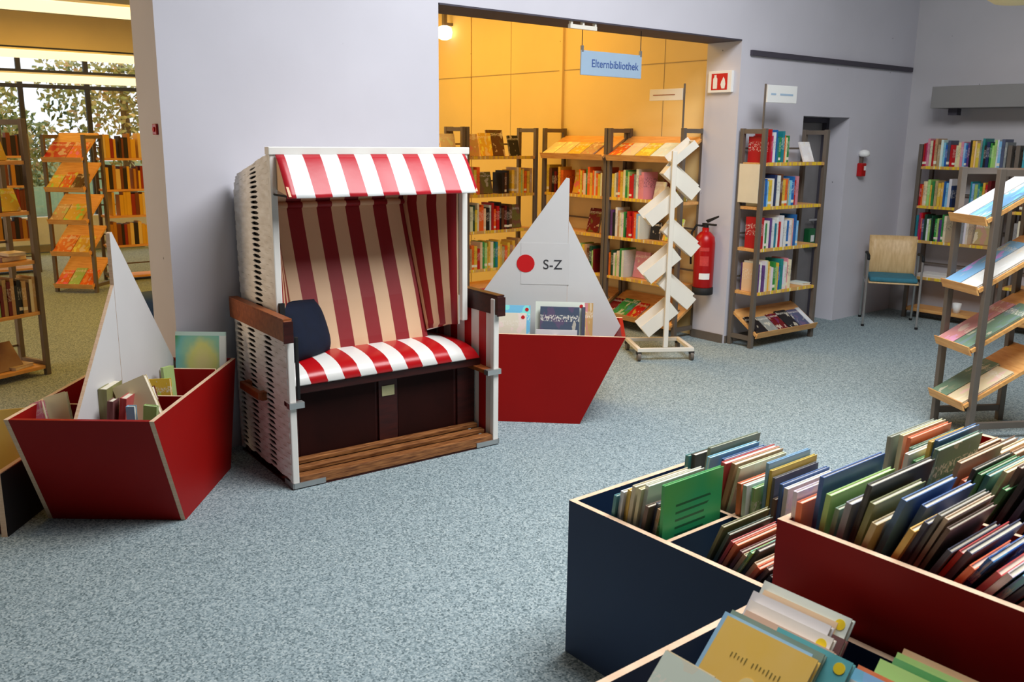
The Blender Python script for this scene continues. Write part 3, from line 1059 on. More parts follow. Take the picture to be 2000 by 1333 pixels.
# roof and back strands, running across the chair
prof = []
zz = .735
while zz < 1.43:
    prof.append((back_y(zz), zz))
    zz += .027
prof += [(.60, 1.468), (.55, 1.484), (.49, 1.50), (.43, 1.517), (.37, 1.534), (.31, 1.55)]
for i in range(len(prof) - 1):
    (y0, z0), (y1, z1) = prof[i], prof[i + 1]
    c = Vector((0, (y0 + y1) / 2, (z0 + z1) / 2))
    d_ = Vector((0, y1 - y0, z1 - z0))
    up = d_.normalized()
    on = Vector((0, up.z, -up.y))
    strands(m, lambda k, s: (c + Vector((s, 0, 0)), up), 1, lambda k: HU0 - .004, lambda k: HU1 + .004, (.3, .6, .9), d_.length * .515, on, .03, .004 if i % 2 else -.004)
g = m.build('wicker_hood_back', 'wicker', SK)
g['kind'] = 'stuff'
MB().box(HU0 - .012, HU1 + .012, HY - .02, HY + .03, 1.555, 1.592).build('hood_top_bar', 'whitepaint', SK, .004)
# inner lining: backrest, ceiling, cheeks
bx0, bx1 = HU0 + .03, HU1 - .03


def sheet(name, rows, mat, bx0, bx1, thick=.012, out=(0, 1, 0)):
    """rows: list of (y, z) profile swept across x"""
    m = MB()
    v, fs = [], []
    n = len(rows)
    for (y, z) in rows:
        v += [(bx0, y, z), (bx1, y, z)]
    for i in range(n - 1):
        fs.append((2 * i, 2 * i + 1, 2 * i + 3, 2 * i + 2))
    o2 = len(v)
    for (y, z) in rows:
        v += [(bx0, y + out[1] * thick, z + out[2] * thick), (bx1, y + out[1] * thick, z + out[2] * thick)]
    for i in range(n - 1):
        fs.append((o2 + 2 * i + 2, o2 + 2 * i + 3, o2 + 2 * i + 1, o2 + 2 * i))
    m.add(v, fs)
    return m.build(name, mat, SK)


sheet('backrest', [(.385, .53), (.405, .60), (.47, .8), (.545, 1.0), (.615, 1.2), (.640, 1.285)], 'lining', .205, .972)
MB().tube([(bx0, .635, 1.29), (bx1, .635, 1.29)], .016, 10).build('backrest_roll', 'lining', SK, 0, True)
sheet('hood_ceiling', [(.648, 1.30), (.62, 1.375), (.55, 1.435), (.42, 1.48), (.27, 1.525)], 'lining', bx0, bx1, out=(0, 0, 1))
LEV = [(.60, .395), (.64, .41), (.80, .466), (1.0, .540), (1.2, .611), (1.285, .637), (1.375, .618), (1.435, .548), (1.48, .42), (1.522, .30)]
for u, ub, s_ in ((bx0, .205, 1), (bx1, .968, -1)):
    m = MB()
    v, fs, uv = [], [], []
    nc = 6
    for k, (z, yb) in enumerate(LEV):
        for i in range(nc + 1):
            f = i / nc
            y0 = .268 + (.07 if k == 0 else 0)
            v.append((u + (ub - u) * f, y0 + (yb - y0) * f, z + (.035 * (1 - f) if k == 0 else 0)))
            uv.append(f)
    for k in range(len(LEV) - 1):
        for i in range(nc):
            a = k * (nc + 1) + i
            q = (a, a + 1, a + nc + 2, a + nc + 1)
            fs.append(q if s_ < 0 else q[::-1])
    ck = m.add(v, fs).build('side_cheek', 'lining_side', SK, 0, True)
    ul = ck.data.uv_layers.new(name='UVMap')
    for lp in ck.data.loops:
        ul.data[lp.index].uv = (uv[lp.vertex_index], 0)
    sm = ck.modifiers.new('cloth', 'SOLIDIFY')
    sm.thickness = .008
    MB().tube([v[2 * (nc + 1)], v[nc + 1], v[0], v[nc // 2], v[nc]], .007, 8).build('piping', 'whitepaint', ck)

# canopy
m = MB()
v, fs = [], []
na, nc = 10, 36
ax0, ax1 = HU0 + .02, HU1 - .02
for j in range(na + 1):
    f = j / na
    for i in range(nc + 1):
        x = ax0 + (ax1 - ax0) * i / nc
        y = HY - .022 - .135 * f ** .85 + .006 * math.sin(x * 23) * f
        z = 1.557 - .192 * f
        v.append((x, y, z))
for j in range(na):
    for i in range(nc):
        a = j * (nc + 1) + i
        fs.append((a, a + nc + 1, a + nc + 2, a + 1))
m.add(v, fs)
aw = m.build('canopy', 'awning', SK, 0, True)
sm = aw.modifiers.new('cloth', 'SOLIDIFY')
sm.thickness = .006
for x in (ax0 + .004, ax1 - .016):
    pts = [(x, HY - .02, 1.555), (x, HY - .155, 1.37), (x, HY + .02, 1.40), (x, HY + .02, 1.5)]
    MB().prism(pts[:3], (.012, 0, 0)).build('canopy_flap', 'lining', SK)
m = MB()
m.cyl((HU0 + .005, HY + .02, 1.375), (HU0 + .03, HY - .13, 1.37), .005, 8)
m.cyl((HU1 - .005, HY + .02, 1.375), (HU1 - .03, HY - .13, 1.37), .005, 8)
m.build('canopy_strut', 'rubber', SK)
m = MB().box(HU0 + .005, HU0 + .03, HY - .03, HY - .01, .77, .86)
m.box(HU0 - .045, HU0 - .01, HY - .02, HY, .79, .80)
m.build('hood_latch', 'rubber', SK)

cu = thing('cushion', 'dark blue cushion leaning in the corner of the beach chair', 'cushion')
cu.matrix_world = SK.matrix_basis @ mat4((.245, .315, .545), 26, -20)
m = MB()
v, fs = [], []
N = 14
for sgn in (1, -1):
    for j in range(N + 1):
        for i in range(N + 1):
            a, b = 2 * i / N - 1, 2 * j / N - 1
            th = .07 * max(0, (1 - a ** 4)) ** .6 * max(0, (1 - b ** 4)) ** .6
            v.append((a * .165 * (1 - .08 * b * b), sgn * th, .15 + b * .15 * (1 - .08 * a * a)))
o2 = (N + 1) ** 2
for j in range(N):
    for i in range(N):
        a = j * (N + 1) + i
        fs.append((a, a + N + 1, a + N + 2, a + 1))
        fs.append((o2 + a, o2 + a + 1, o2 + a + N + 2, o2 + a + N + 1))
m.add(v, fs).build('cover', 'navy', cu, 0, True)
mm = MB()
mm.tube([(-.15, 0, .013), (-.165, 0, .15), (-.15, 0, .287), (0, 0, .30), (.15, 0, .287), (.165, 0, .15), (.15, 0, .013), (0, 0, .0), (-.15, 0, .013)], .005, 6)
mm.build('piping', 'navy', cu)

# ------------------------------------------------------------------ boats


def boat(label, c, ang, side, mast, top, short, foot, Z=.53, L=1.18, W_=.6, ov=.25, tab=None):
    """hull corner c (rim), long side along ang; width to the given side"""
    t = thing('boat_book_bin', label, 'book bin', (c[0], c[1], 0), ang, 'boat shaped book bins')
    s = side
    th = .019
    for y in (0, s * (W_ - th)):
        MB().prism([(0, y, Z), (L, y, Z), (L - ov * .7, y, .0), (ov, y, .0)], (0, s * th, 0), 0, 1).build('side_panel', ['red_lam', 'ply'], t)
    for x0, xb, d_ in ((0, ov, 1), (L, L - ov * .7, -1)):
        y0, y1 = s * (th + .001), s * (W_ - th - .001)
        MB().prism([(x0 + d_ * .0, y0, Z), (xb, y0, .0), (xb + d_ * .02, y0, .0), (x0 + d_ * .022, y0, Z)], (0, y1 - y0, 0), 1, 0).build('end_panel', ['red_lam', 'ply'], t)
    m = MB()
    m.prism([(.14, s * (th + .002), .30), (L - .12, s * (th + .002), .30), (L - .12, s * (W_ - th - .002), .30), (.14, s * (W_ - th - .002), .30)], (0, 0, -.015))
    m.build('tray_floor', 'red_lam', t)
    yc = s * W_ / 2
    for x, w0, w1, dz in ((.40, 0, .47, .0), (.80, .0, .47, .02), (.26, .53, 1, 0), (.78, .53, 1, 0)):
        y0, y1 = s * (th + w0 * (W_ - 2 * th)), s * (th + w1 * (W_ - 2 * th))
        MB().prism([(x, y0, .302), (x, y1, .302), (x, y1, Z - .012 + dz), (x, y0, Z - .012 + dz)], (.014, 0, 0), 0, 1).build('divider', ['red_lam', 'ply'], t)
    MB().prism([(mast, yc - .008, .303), (mast, yc - .008, top), (mast + .02, yc - .008, top + .004), (foot, yc - .008, Z - .02), (foot - .10, yc - .008, .303)], (0, .017, 0), 0, 1).build('tall_sail', ['white_lam', 'ply'], t)
    k = math.tan(rad(3.0)) * s
    MB().prism([(mast - .001, yc - .007, .303), (mast - .001, yc - .007, short), (.02, yc - .007 + k * mast, Z - .0), (.16, yc - .007 + k * (mast - .16), .303)], (0, .015, 0), 0, 1).build('short_sail', ['white_lam', 'ply'], t)
    return t


BL = boat('red boat shaped book bin with white sails by the wall opening', (1.09, 3.55), 50.2, 1, .40, 1.232, 1.01, 1.02, L=1.06)
BR = boat('red boat shaped book bin with white sails behind the beach chair', (3.735, 3.505), 135.7, -1, .35, 1.412, 1.165, 1.015, L=1.04)
# sail sign S-Z
sg = thing('sail_sign', 'white sheet with red dot and letters on the tall white sail', 'sign')
SB = mat4((3.735, 3.505, 0), 135.7)
# faces the camera side: normal is local +y of the hull
sg.matrix_world = SB @ Matrix.Translation((.485, -.3 + .0095, .905)) @ Matrix.Rotation(rad(180), 4, 'Z')
MB().box(-.145, .145, -.0012, 0, -.125, .125).build('sheet', 'white_lam', sg)
MB().cyl((-.117 + .0, -.0012, .0), (-.117, -.0024, .0), .054, 28).build('dot', 'signred', sg)
lettering('S-Z', .082, 'inkdark', sg, (.045, -.002, -.006))


def boat_book(B, name, x, y, z, rz, rx, w, t, h, c, label, style='art', ry=0, mat=None):
    M = B.matrix_basis @ mat4((x, y, z), rz, rx, ry)
    return book(name, M, w, t, h, c, label, style, 'picture books in the boat bins', 'book', mat)


# books in the boat by the opening: covers or spines towards the room
PB = 'picture books in the boat bins'
for (x, y, rz, rx, ry, w, t, h, c, lab, st, mt) in (
        (1.485, 4.456, -39.5, -8, 0, .25, .018, .375, 'lightgreen', 'green meadow picture book standing in the boat beside the wicker', 'art', 'meadow'),
        (.955, 3.885, 50.5, 2, 0, .15, .032, .29, 'teal', 'dark teal book standing against the white sail in the boat', 'plain', None),
        (.995, 3.875, 50.5, 3, 0, .15, .036, .30, 'olive', 'olive book between the dark teal and dark red ones in the boat', 'plain', None),
        (.990, 3.82, 50.5, 6, 0, .06, .024, .262, 'darkred', 'dark red book with white top edge in the boat', 'plain', None),
        (1.03, 3.805, 50.5, 8, 0, .10, .028, .272, 'red', 'red book leaning beside a dark red one in the boat', 'plain', None),
        (1.105, 3.79, -39.5, -10, -24, .15, .028, .32, 'cream', 'cream book tilted sideways over its neighbours in the boat', 'plain', None),
        (1.085, 3.735, -39.5, 0, 6, .055, .02, .25, 'lightgreen', 'pale green book low at the boat corner', 'plain', None),
        (1.165, 3.835, -39.5, -8, -16, .075, .035, .275, 'darkred', 'speckled red book leaning on the inner board of the boat', 'art', None),
        (1.045, 3.755, -39.5, 0, 0, .035, .025, .245, 'lightblue', 'light blue book low in the boat corner', 'plain', None),
        (1.21, 4.01, -39.5, -8, -4, .11, .02, .27, 'yellow', 'yellow book behind the tilted cream one in the boat', 'art', None),
        (1.37, 4.225, 20, -4, 0, .06, .02, .26, 'lightgreen', 'thin green book at the foot of the white sail in the boat', 'plain', None),
        (.815, 3.985, -39.5, -20, -18, .10, .02, .27, 'cream', 'cream book lying at the rim of the boat', 'plain', None),
        (.770, 4.00, -39.5, -20, -20, .055, .02, .25, 'pink', 'pale pink book beside the cream one at the boat rim', 'art', None)):
    book('picture_book', mat4((x, y, .306), rz, rx, ry), w, t, h, c, lab, st, PB, 'book', mt)

# books in the boat behind the chair: covers look over its long side towards the room
for (x, y, w, h, t, c, lab, st, lean) in (
        (.24, -.10, .29, .40, .02, 'white', 'large white book with red dots behind a grey one', 'plain', 10),
        (.27, -.075, .23, .375, .02, 'slate', 'slate grey picture book with pale lettering in the boat', 'art', 8),
        (.19, -.14, .05, .39, .03, 'tan', 'spotted tan book at the end of the boat row', 'art', 8),
        (.235, -.10, .02, .375, .10, 'navy', 'narrow dark book beside the spotted one', 'plain', 4),
        (.56, -.09, .26, .375, .02, 'lightblue', 'bright blue picture book with a white front panel', 'art', 8),
        (.58, -.06, .22, .335, .015, 'white', 'white and pale blue book standing before the bright blue one', 'art', 8),
        (.85, -.12, .12, .37, .02, 'lightblue', 'pale blue book half hidden by the wicker chair arm', 'art', 10),
        (.80, -.055, .12, .34, .02, 'red', 'colourful book with red corner next to the chair arm', 'art', 8),
        (.28, -.045, .24, .245, .02, 'white', 'low white book at the rim of the boat', 'plain', 8)):
    M = BR.matrix_basis @ Matrix.Translation((x + w, y, .16)) @ Matrix.Rotation(rad(180), 4, 'Z') @ Matrix.Rotation(rad(-lean), 4, 'X') @ Matrix.Translation((0, 0, 0))
    M = BR.matrix_basis @ Matrix.Translation((x + w, y, .225 - .06)) @ Matrix.Rotation(rad(180), 4, 'Z') @ Matrix.Rotation(rad(-lean), 4, 'X')
    M.translation.z = .304
    book('picture_book', M, w, t, h, c, lab, st, 'picture books in the boat bins')

# wooden bin cut by the edge
wb = thing('wooden_book_bin', 'dark bin with plywood edge next to the boat, mostly cut off', 'book bin', (.608, 4.026, 0), -39.5)
MB().prism([(-.022, 0, 0), (0, 0, 0), (0, .5, 0), (-.022, .5, 0)], (0, 0, .28), 0).build('side_panel', ['ply'], wb)
MB().box(.0005, .004, .004, .5, 0, .276).build('side_shade', 'dark', wb)  # thin dark sheet stands in for the shade beside the plywood panel
MB().box(-.6, -.022, .03, .05, 0, .25).build('front_panel', 'mahog', wb)
MB().box(-.6, -.022, .48, .5, 0, .28).build('back_panel', 'mahog', wb)
MB().box(-.6, -.022, .05, .48, .02, .04).build('tray_floor', 'mahog', wb)
book('picture_book', wb.matrix_basis @ mat4((-.24, .30, .045), 0, -8, -6), .23, .02, .39, 'yellow', 'plain yellow book at the edge of the dark wooden bin', 'plain', 'picture books in the bins')

# ------------------------------------------------------------------ bins in front


def bin_(label, x0, x1, y0, y1, z, floor, mat, dx=None, dy=None):
    t = thing('book_bin', label, 'book bin', (x0, y0, 0), 0, 'square book bins')
    a, b = x1 - x0, y1 - y0
    th = .019
    MB().prism([(0, 0, 0), (0, b, 0), (0, b, z), (0, 0, z)], (th, 0, 0), 0, 1).build('side_panel', [mat, 'ply'], t)
    MB().prism([(a - th, 0, 0), (a - th, b, 0), (a - th, b, z), (a - th, 0, z)], (th, 0, 0), 0, 1).build('side_panel', [mat, 'ply'], t)
    for y in (0, b - th):
        MB().prism([(th, y, 0), (a - th, y, 0), (a - th, y, z), (th, y, z)], (0, th, 0), 0, 1).build('side_panel', [mat, 'ply'], t)
    MB().box(th, a - th, th, b - th, floor - .015, floor).build('tray_floor', mat, t)
    if dx is not None:
        MB().prism([(dx - .007, th, floor), (dx - .007, b - th, floor), (dx - .007, b - th, z - .012), (dx - .007, th, z - .012)], (.014, 0, 0), 0, 1).build('divider', [mat, 'ply'], t)
    if dy is not None:
        for xa, xb in ((th, (dx or 0) - .008), ((dx or 0) + .008, a - th)):
            MB().prism([(xa, dy - .007, floor), (xb, dy - .007, floor), (xb, dy - .007, z - .012), (xa, dy - .007, z - .012)], (0, .014, 0), 0, 1).build('divider', [mat, 'ply'], t)
    return t


bin_('navy blue square book bin with plywood rim and four compartments', 1.85, 2.52, 1.205, 1.952, .53, .27, 'blue_lam', .335, .371)
bin_('tall red book bin with plywood rim crammed with picture books', 1.838, 2.93, .43, 1.192, .735, .50, 'red_lam', .402, None)
bin_('dark book bin in front with pale books leaning in it', 1.13, 1.812, .35, 1.198, .53, .24, 'blue_lam', None, None)
NB = 'picture books in the navy bin'
RB = 'picture books in the red bin'
FB = 'picture books in the front bin'


def up_row(floor, yb, specs, grp, where):
    """covers face -Y; each book given by its top edge (x, y, z), width, thickness; it leans as far as the ones behind let it"""
    for n, (x, y, z, w, t, c, st) in enumerate(specs):
        yb = min(yb - t - .002, y + .5)
        yb_ = max(yb, y)
        if st == 'lines':
            yb_ = y + .006
        lean = math.atan2(yb_ - y, z - floor)
        h = (z - floor) / math.cos(lean)
        yb = yb_
        mt = None
        lab = f'{cname(SHORT[c])} book, {nth(n + 1)} from the back {where}'
        if st == 'lines':
            mt, st = 'greencover', 'plain'
            lab = 'bright green book with printed lines standing up in the navy bin'
        book('picture_book', mat4((x, yb, floor + .001 + t * math.sin(lean)), 0, math.degrees(lean)), w, t, h, SHORT[c], lab, st, grp, 'book', mt)


up_row(.27, 1.83, [(1.88, 1.775, .590, .24, .012, 't', 'plain'), (1.89, 1.755, .606, .25, .014, 'w', 'plain'), (1.90, 1.736, .614, .25, .014, 'y', 'plain'), (1.90, 1.718, .632, .25, .014, 'c', 'plain'),
                   (1.905, 1.700, .628, .24, .012, 'c', 'plain'), (1.92, 1.684, .640, .255, .014, 'w', 'plain'), (1.90, 1.664, .585, .16, .014, 'B', 'plain'), (1.925, 1.648, .595, .14, .010, 'n', 'plain'), (1.92, 1.634, .580, .17, .014, 'T', 'art'),
                   (1.90, 1.606, .672, .268, .012, 'g', 'lines')], NB, "in the navy bin's green cover corner")
up_row(.27, 1.80, [(2.20, 1.768, .650, .2, .014, 't', 'plain'), (2.215, 1.752, .654, .22, .02, 'k', 'plain'), (2.222, 1.700, .690, .262, .012, 'E', 'plain'), (2.20, 1.682, .668, .255, .012, 'l', 'art'),
                   (2.25, 1.664, .655, .22, .012, 'b', 'plain'), (2.20, 1.622, .663, .276, .018, 'r', 'plain'), (2.22, 1.600, .663, .25, .016, 'T', 'plain'), (2.225, 1.584, .655, .24, .010, 'c', 'art')], NB, "in the navy bin's far corner")
up_row(.27, 1.575, [(2.20, 1.560, .620, .24, .016, 'o', 'plain'), (2.20, 1.540, .620, .22, .014, 'w', 'plain'), (2.22, 1.522, .612, .22, .014, 'L', 'art'), (2.25, 1.502, .692, .22, .010, 'l', 'plain'), (2.25, 1.489, .672, .24, .010, 'y', 'plain'),
                    (2.25, 1.476, .652, .23, .010, 's', 'plain'), (2.24, 1.462, .590, .2, .012, 'B', 'plain'), (2.25, 1.448, .640, .25, .012, 'b', 'plain'), (2.25, 1.430, .632, .25, .014, 'w', 'art'), (2.26, 1.40, .60, .24, .014, 'P', 'art'), (2.25, 1.37, .61, .24, .014, 't', 'plain'), (2.25, 1.34, .60, .24, .014, 'c', 'plain')], NB, 'in the navy bin beside the red bin')
up_row(.27, 1.568, [(1.95, 1.430, .590, .215, .010, 'O', 'plain'), (1.955, 1.412, .572, .2, .010, 'G', 'plain'), (1.95, 1.396, .556, .21, .010, 'r', 'plain'), (1.95, 1.380, .552, .2, .012, 'o', 'plain'), (1.95, 1.364, .538, .2, .010, 'R', 'plain'),
                    (1.945, 1.348, .535, .2, .010, 'T', 'plain'), (1.95, 1.332, .548, .2, .010, 'L', 'art'), (1.96, 1.316, .555, .19, .012, 'k', 'plain'), (1.93, 1.30, .530, .2, .012, 'T', 'plain'), (1.92, 1.284, .528, .19, .012, 'o', 'plain'), (1.93, 1.262, .53, .2, .012, 'B', 'plain'), (1.92, 1.245, .52, .2, .010, 'k', 'plain')], NB, 'in the navy bin nearest the front bin')
near = [(1.875, 1.165, .802, .30, .012, 'w', 'art'), (1.87, 1.146, .780, .31, .016, 'o', 'plain'), (1.90, 1.112, .850, .285, .012, 'b', 'plain'), (1.895, 1.086, .812, .30, .014, 'L', 'plain'), (1.90, 1.064, .782, .27, .012, 'E', 'plain'), (1.90, 1.034, .804, .24, .016, 'e', 'plain'),
        (1.92, .999, .856, .305, .014, 'k', 'plain'), (1.90, .978, .822, .24, .014, 'O', 'plain'), (1.88, .958, .783, .25, .014, 'T', 'plain'), (1.92, .915, .845, .245, .014, 'b', 'plain'), (1.975, .893, .822, .245, .014, 'b', 'plain'), (1.88, .870, .797, .16, .014, 'y', 'plain'),
        (1.90, .851, .817, .2, .012, 'n', 'plain'), (1.92, .834, .838, .235, .010, 'e', 'plain'), (1.925, .821, .832, .23, .010, 'c', 'plain'), (1.915, .809, .815, .23, .010, 'B', 'plain'), (1.90, .794, .770, .24, .012, 'n', 'plain'), (1.92, .778, .767, .25, .012, 'r', 'plain'), (1.92, .760, .772, .27, .014, 'n', 'plain'),
        (1.88, .735, .758, .2, .014, 'o', 'plain'), (1.90, .708, .780, .29, .014, 'b', 'art'), (1.89, .685, .76, .2, .014, 'r', 'plain'), (1.88, .66, .77, .24, .014, 'w', 'art'), (1.89, .635, .77, .25, .014, 'l', 'art'), (1.89, .60, .79, .28, .014, 'n', 'plain'), (1.89, .57, .79, .28, .014, 'c', 'plain')]
up_row(.50, 1.186, near, RB, 'in the near row of the red bin')
far = [(2.30, 1.158, .858, .26, .012, 'e', 'plain'), (2.32, 1.134, .864, .24, .012, 'c', 'plain'), (2.32, 1.112, .862, .23, .012, 'o', 'plain'), (2.30, 1.096, .842, .25, .010, 'E', 'art'), (2.255, 1.082, .838, .22, .012, 'w', 'plain'), (2.27, 1.068, .82, .22, .010, 'g', 'plain'), (2.31, 1.052, .870, .2, .010, 'y', 'plain'),
       (2.32, 1.038, .874, .235, .012, 'b', 'plain'), (2.28, 1.016, .862, .25, .014, 'E', 'art'), (2.30, .966, .836, .25, .012, 'T', 'plain'), (2.30, .950, .790, .2, .012, 'o', 'plain'), (2.30, .928, .829, .22, .010, 'k', 'plain'), (2.30, .914, .820, .23, .010, 'g', 'plain'), (2.32, .900, .815, .24, .012, 't', 'plain'),
       (2.35, .872, .826, .22, .012, 'c', 'art'), (2.30, .850, .796, .25, .012, 'g', 'plain'), (2.34, .836, .850, .22, .012, 'B', 'plain'), (2.32, .80, .86, .25, .014, 'k', 'plain'), (2.32, .77, .85, .25, .014, 'n', 'plain'), (2.32, .73, .84, .25, .014, 'T', 'plain'), (2.32, .70, .85, .25, .014, 'R', 'plain'), (2.32, .66, .85, .25, .014, 'b', 'plain')]
up_row(.50, 1.186, far, RB, 'in the far row of the red bin')
low = [(2.64 + .01 * (k % 3), 1.10 - .045 * k, .745 + .012 * (k % 4), .24, .014, 'TBcTBOhTcBk'[k], 'plain') for k in range(11)]
up_row(.50, 1.186, low, RB, 'in the low last row of the red bin')


def front_book(tx, ty, tz, w, h, t, lean, c, label, st='plain', mat=None):
    R_ = Matrix.Rotation(rad(-90), 4, 'Z') @ Matrix.Rotation(rad(-lean), 4, 'X')
    p = Vector((tx, ty, tz)) - (R_ @ Vector((0, 0, h)))
    return book('picture_book', Matrix.Translation(p) @ R_, w, t, h, SHORT[c], label, st, FB, 'book', mat)


front_book(1.712, 1.13, .635, .225, .36, .02, 36, 'w', 'tall white board book with yellow corner dot at the back of the front bin')
front_book(1.690, 1.115, .625, .19, .34, .018, 37, 'h', 'peach coloured book just before the tall white one in the front bin')
front_book(1.672, .955, .605, .06, .3, .02, 38, 'R', 'dark red narrow book at the right end of the white row')
front_book(1.655, 1.12, .632, .2, .35, .02, 38, 'w', 'plain white book in the pale row of the front bin')
front_book(1.625, 1.105, .625, .21, .34, .018, 40, 'w', 'white book with yellow dot and faint lettering in the front bin')
front_book(1.595, 1.095, .615, .22, .33, .016, 41, 'h', 'peach book with faint print behind the turquoise one')
front_book(1.535, .972, .650, .172, .34, .016, 42, 'q', 'turquoise book with yellow dot behind the yellow one')
front_book(1.515, 1.075, .652, .225, .35, .014, 44, 'E', 'grey green book peeping out behind the yellow one')
front_book(1.500, 1.082, .650, .215, .36, .014, 45, 'l', 'pale blue book whose edge shows beside the yellow one')
yb = front_book(1.482, 1.062, .655, .218, .36, .016, 46, 'y', 'large yellow book with a drawn bear leaning in the front bin')
front_book(1.455, .855, .600, .075, .30, .02, 44, 'w', 'small white book showing at the right of the yellow one')
front_book(1.292, 1.065, .645, .12, .34, .02, 44, 'c', 'cream book behind the white one at the near rim')
front_book(1.275, 1.055, .655, .20, .36, .016, 45, 'w', 'white and yellow book nearest the viewer in the front bin', 'art')
front_book(1.665, .765, .650, .24, .36, .02, 38, 'T', 'beige book at the back of the green row in the front bin')
front_book(1.650, .770, .645, .24, .35, .014, 39, 'L', 'yellow green book in the green row of the front bin')
front_book(1.635, .768, .640, .25, .35, .02, 40, 'g', 'mid green book in the green row of the front bin')
front_book(1.605, .782, .642, .22, .36, .016, 42, 'L', 'pale green book with small print in front of the mid green one')
front_book(1.585, .815, .620, .08, .3, .016, 42, 'o', 'orange and yellow narrow book left of the pale green one')
front_book(1.555, .815, .630, .12, .34, .02, 44, 'l', 'white and light blue book before the pale green one', 'art')
front_book(1.535, .825, .615, .1, .32, .016, 44, 'w', 'thin white book at the edge of the green row')
# print on the yellow cover: a drawn figure, pale on yellow, and its corner dots
for nm, c, r in (('cover_figure', (.09, .19), .022),):
    m = MB()
    m.cyl((.115, 0, .245), (.115, -.0012, .245), .02, 20)
    m.prism([(.07, 0, .10), (.16, 0, .10), (.135, 0, .225), (.095, 0, .225)], (0, -.0011, 0))
    m.build('cover_figure', paint('pale_figure_print', (226, 204, 140), .5, .05, 9, 0), yb)
m = MB()
for k in range(14):
    if k != 5:
        m.box(.05 + .0088 * k, .0520 + .0088 * k, -.0012, 0, .286 + .002 * math.sin(k), .296 + .002 * math.sin(k * 2))
m.build('cover_lettering', 'olive_ink', yb)
# yellow classification dots
Ydot = paint('yellow_dot', (236, 204, 40), .5, .03, 6, 0)
M_['ydot'] = Ydot
M_['rdot'] = paint('red_dot', (196, 26, 30), .5, .03, 6, 0)
for o in [x for x in COL.objects if x.get('label', '') in ('turquoise book with yellow dot behind the yellow one', 'white book with yellow dot and faint lettering in the front bin', 'tall white board book with yellow corner dot at the back of the front bin')]:
    bb = [Vector(v.co) for v in o.data.vertices]
    w, h = max(v.x for v in bb), max(v.z for v in bb)
    MB().cyl((w - .02, 0, h - .022), (w - .02, -.0012, h - .022), .012, 18).build('dot_sticker', 'ydot', o)
for o in [x for x in COL.objects if x.get('label', '') in ('large white book with red dots behind a grey one', 'bright blue picture book with a white front panel', 'white and pale blue book standing before the bright blue one')]:
    bb = [Vector(v.co) for v in o.data.vertices]
    w, h = max(v.x for v in bb), max(v.z for v in bb)
    MB().cyl((w - .02, 0, h - .024), (w - .02, -.0012, h - .024), .011, 16).build('dot_sticker', 'rdot', o)

# ------------------------------------------------------------------ leaflet stand
LS = thing('leaflet_stand', 'white metal spiral leaflet stand on castors before the alcove', 'stand', (5.235, 4.585, 0), -33)
m = MB()
for a, b in (((-.20, -.20), (.24, -.20)), ((-.20, .17), (.24, .17))):
    m.box(a[0], b[0], a[1], a[1] + .03, .07, .10)
m.box(-.20, -.17, -.17, .17, .07, .10)
m.box(.21, .24, -.17, .17, .07, .10)
m.build('base_frame', 'ivory', LS, .004)
for x, y in ((-.185, -.185), (.225, -.185), (-.185, .185), (.225, .185)):
    c = MB().cyl((x - .012, y, .032), (x + .012, y, .032), .032, 14).build('castor', 'alu', LS)
    MB().box(x - .018, x + .018, y - .012, y + .02, .05, .072).build('fork', 'rubber', c)
MB().box(.0, .035, -.195, -.165, .10, 1.56).build('pole', 'ivory', LS, .004)
sgn = [-1, 1, -1, 1, -1, 1, -1]
xo = [.10, .09, -.04, .11, -.03, .10, -.03]
zs = [1.545, 1.34, 1.145, .92, .72, .52, .31]
for k in range(7):
    a = rad(40) * sgn[k]
    tr_ = MB()
    Lh, Wt = (.145, .052) if k else (.11, .028)
    ca, sa = math.cos(a), math.sin(a)

    def q(u_, v_, y_):
        return (xo[k] + u_ * ca + v_ * sa, y_, zs[k] - u_ * sa + v_ * ca)
    for (u0, u1, v0, v1, y0, y1) in ((-Lh, Lh, -Wt, Wt, -.164, -.156), (-Lh, Lh, -Wt, -Wt + .008, -.156, -.05), (-Lh, -Lh + .008, -Wt, Wt * .4, -.156, -.05), (Lh - .008, Lh, -Wt, Wt, -.156, -.05), (-Lh, Lh, -Wt, Wt + .03, -.055, -.048)):
        pts = [q(u0, v0, y0), q(u1, v0, y0), q(u1, v1, y0), q(u0, v1, y0)]
        tr_.prism(pts, (0, y1 - y0, 0))
    tr_.build('tray', 'ivory', LS)
# ------------------------------------------------------------------ extinguisher and wall things
EX = thing('fire_extinguisher', 'red fire extinguisher hung on the reveal beside the leaflet stand', 'fire extinguisher', (5.90, 4.70, .40))
MB().lathe([(.0, .05), (.07, .05), (.082, .065), (.083, .42), (.075, .47), (.045, .505), (.028, .515), (.028, .545)], n=24).build('cylinder', 'redpaint', EX, 0, True)
MB().lathe([(.083, 0), (.086, .005), (.086, .055), (.07, .06)], n=24).build('base_ring', 'rubber', EX, 0, True)
m = MB()
m.cyl((0, 0, .54), (0, 0, .57), .022, 12)
m.box(-.012, .012, -.10, .03, .565, .58)
m.prism([(-.008, -.02, .585), (-.008, -.12, .635), (-.008, -.12, .648), (-.008, .0, .605)], (.016, 0, 0))
m.build('valve_lever', 'rubber', EX)
m = MB().tube([(0, .03, .555), (-.02, .08, .56), (-.05, .10, .50), (-.055, .098, .38), (-.05, .095, .24)], .009, 8)
m.build('hose', 'rubber', EX, 0, True)
mb = MB()
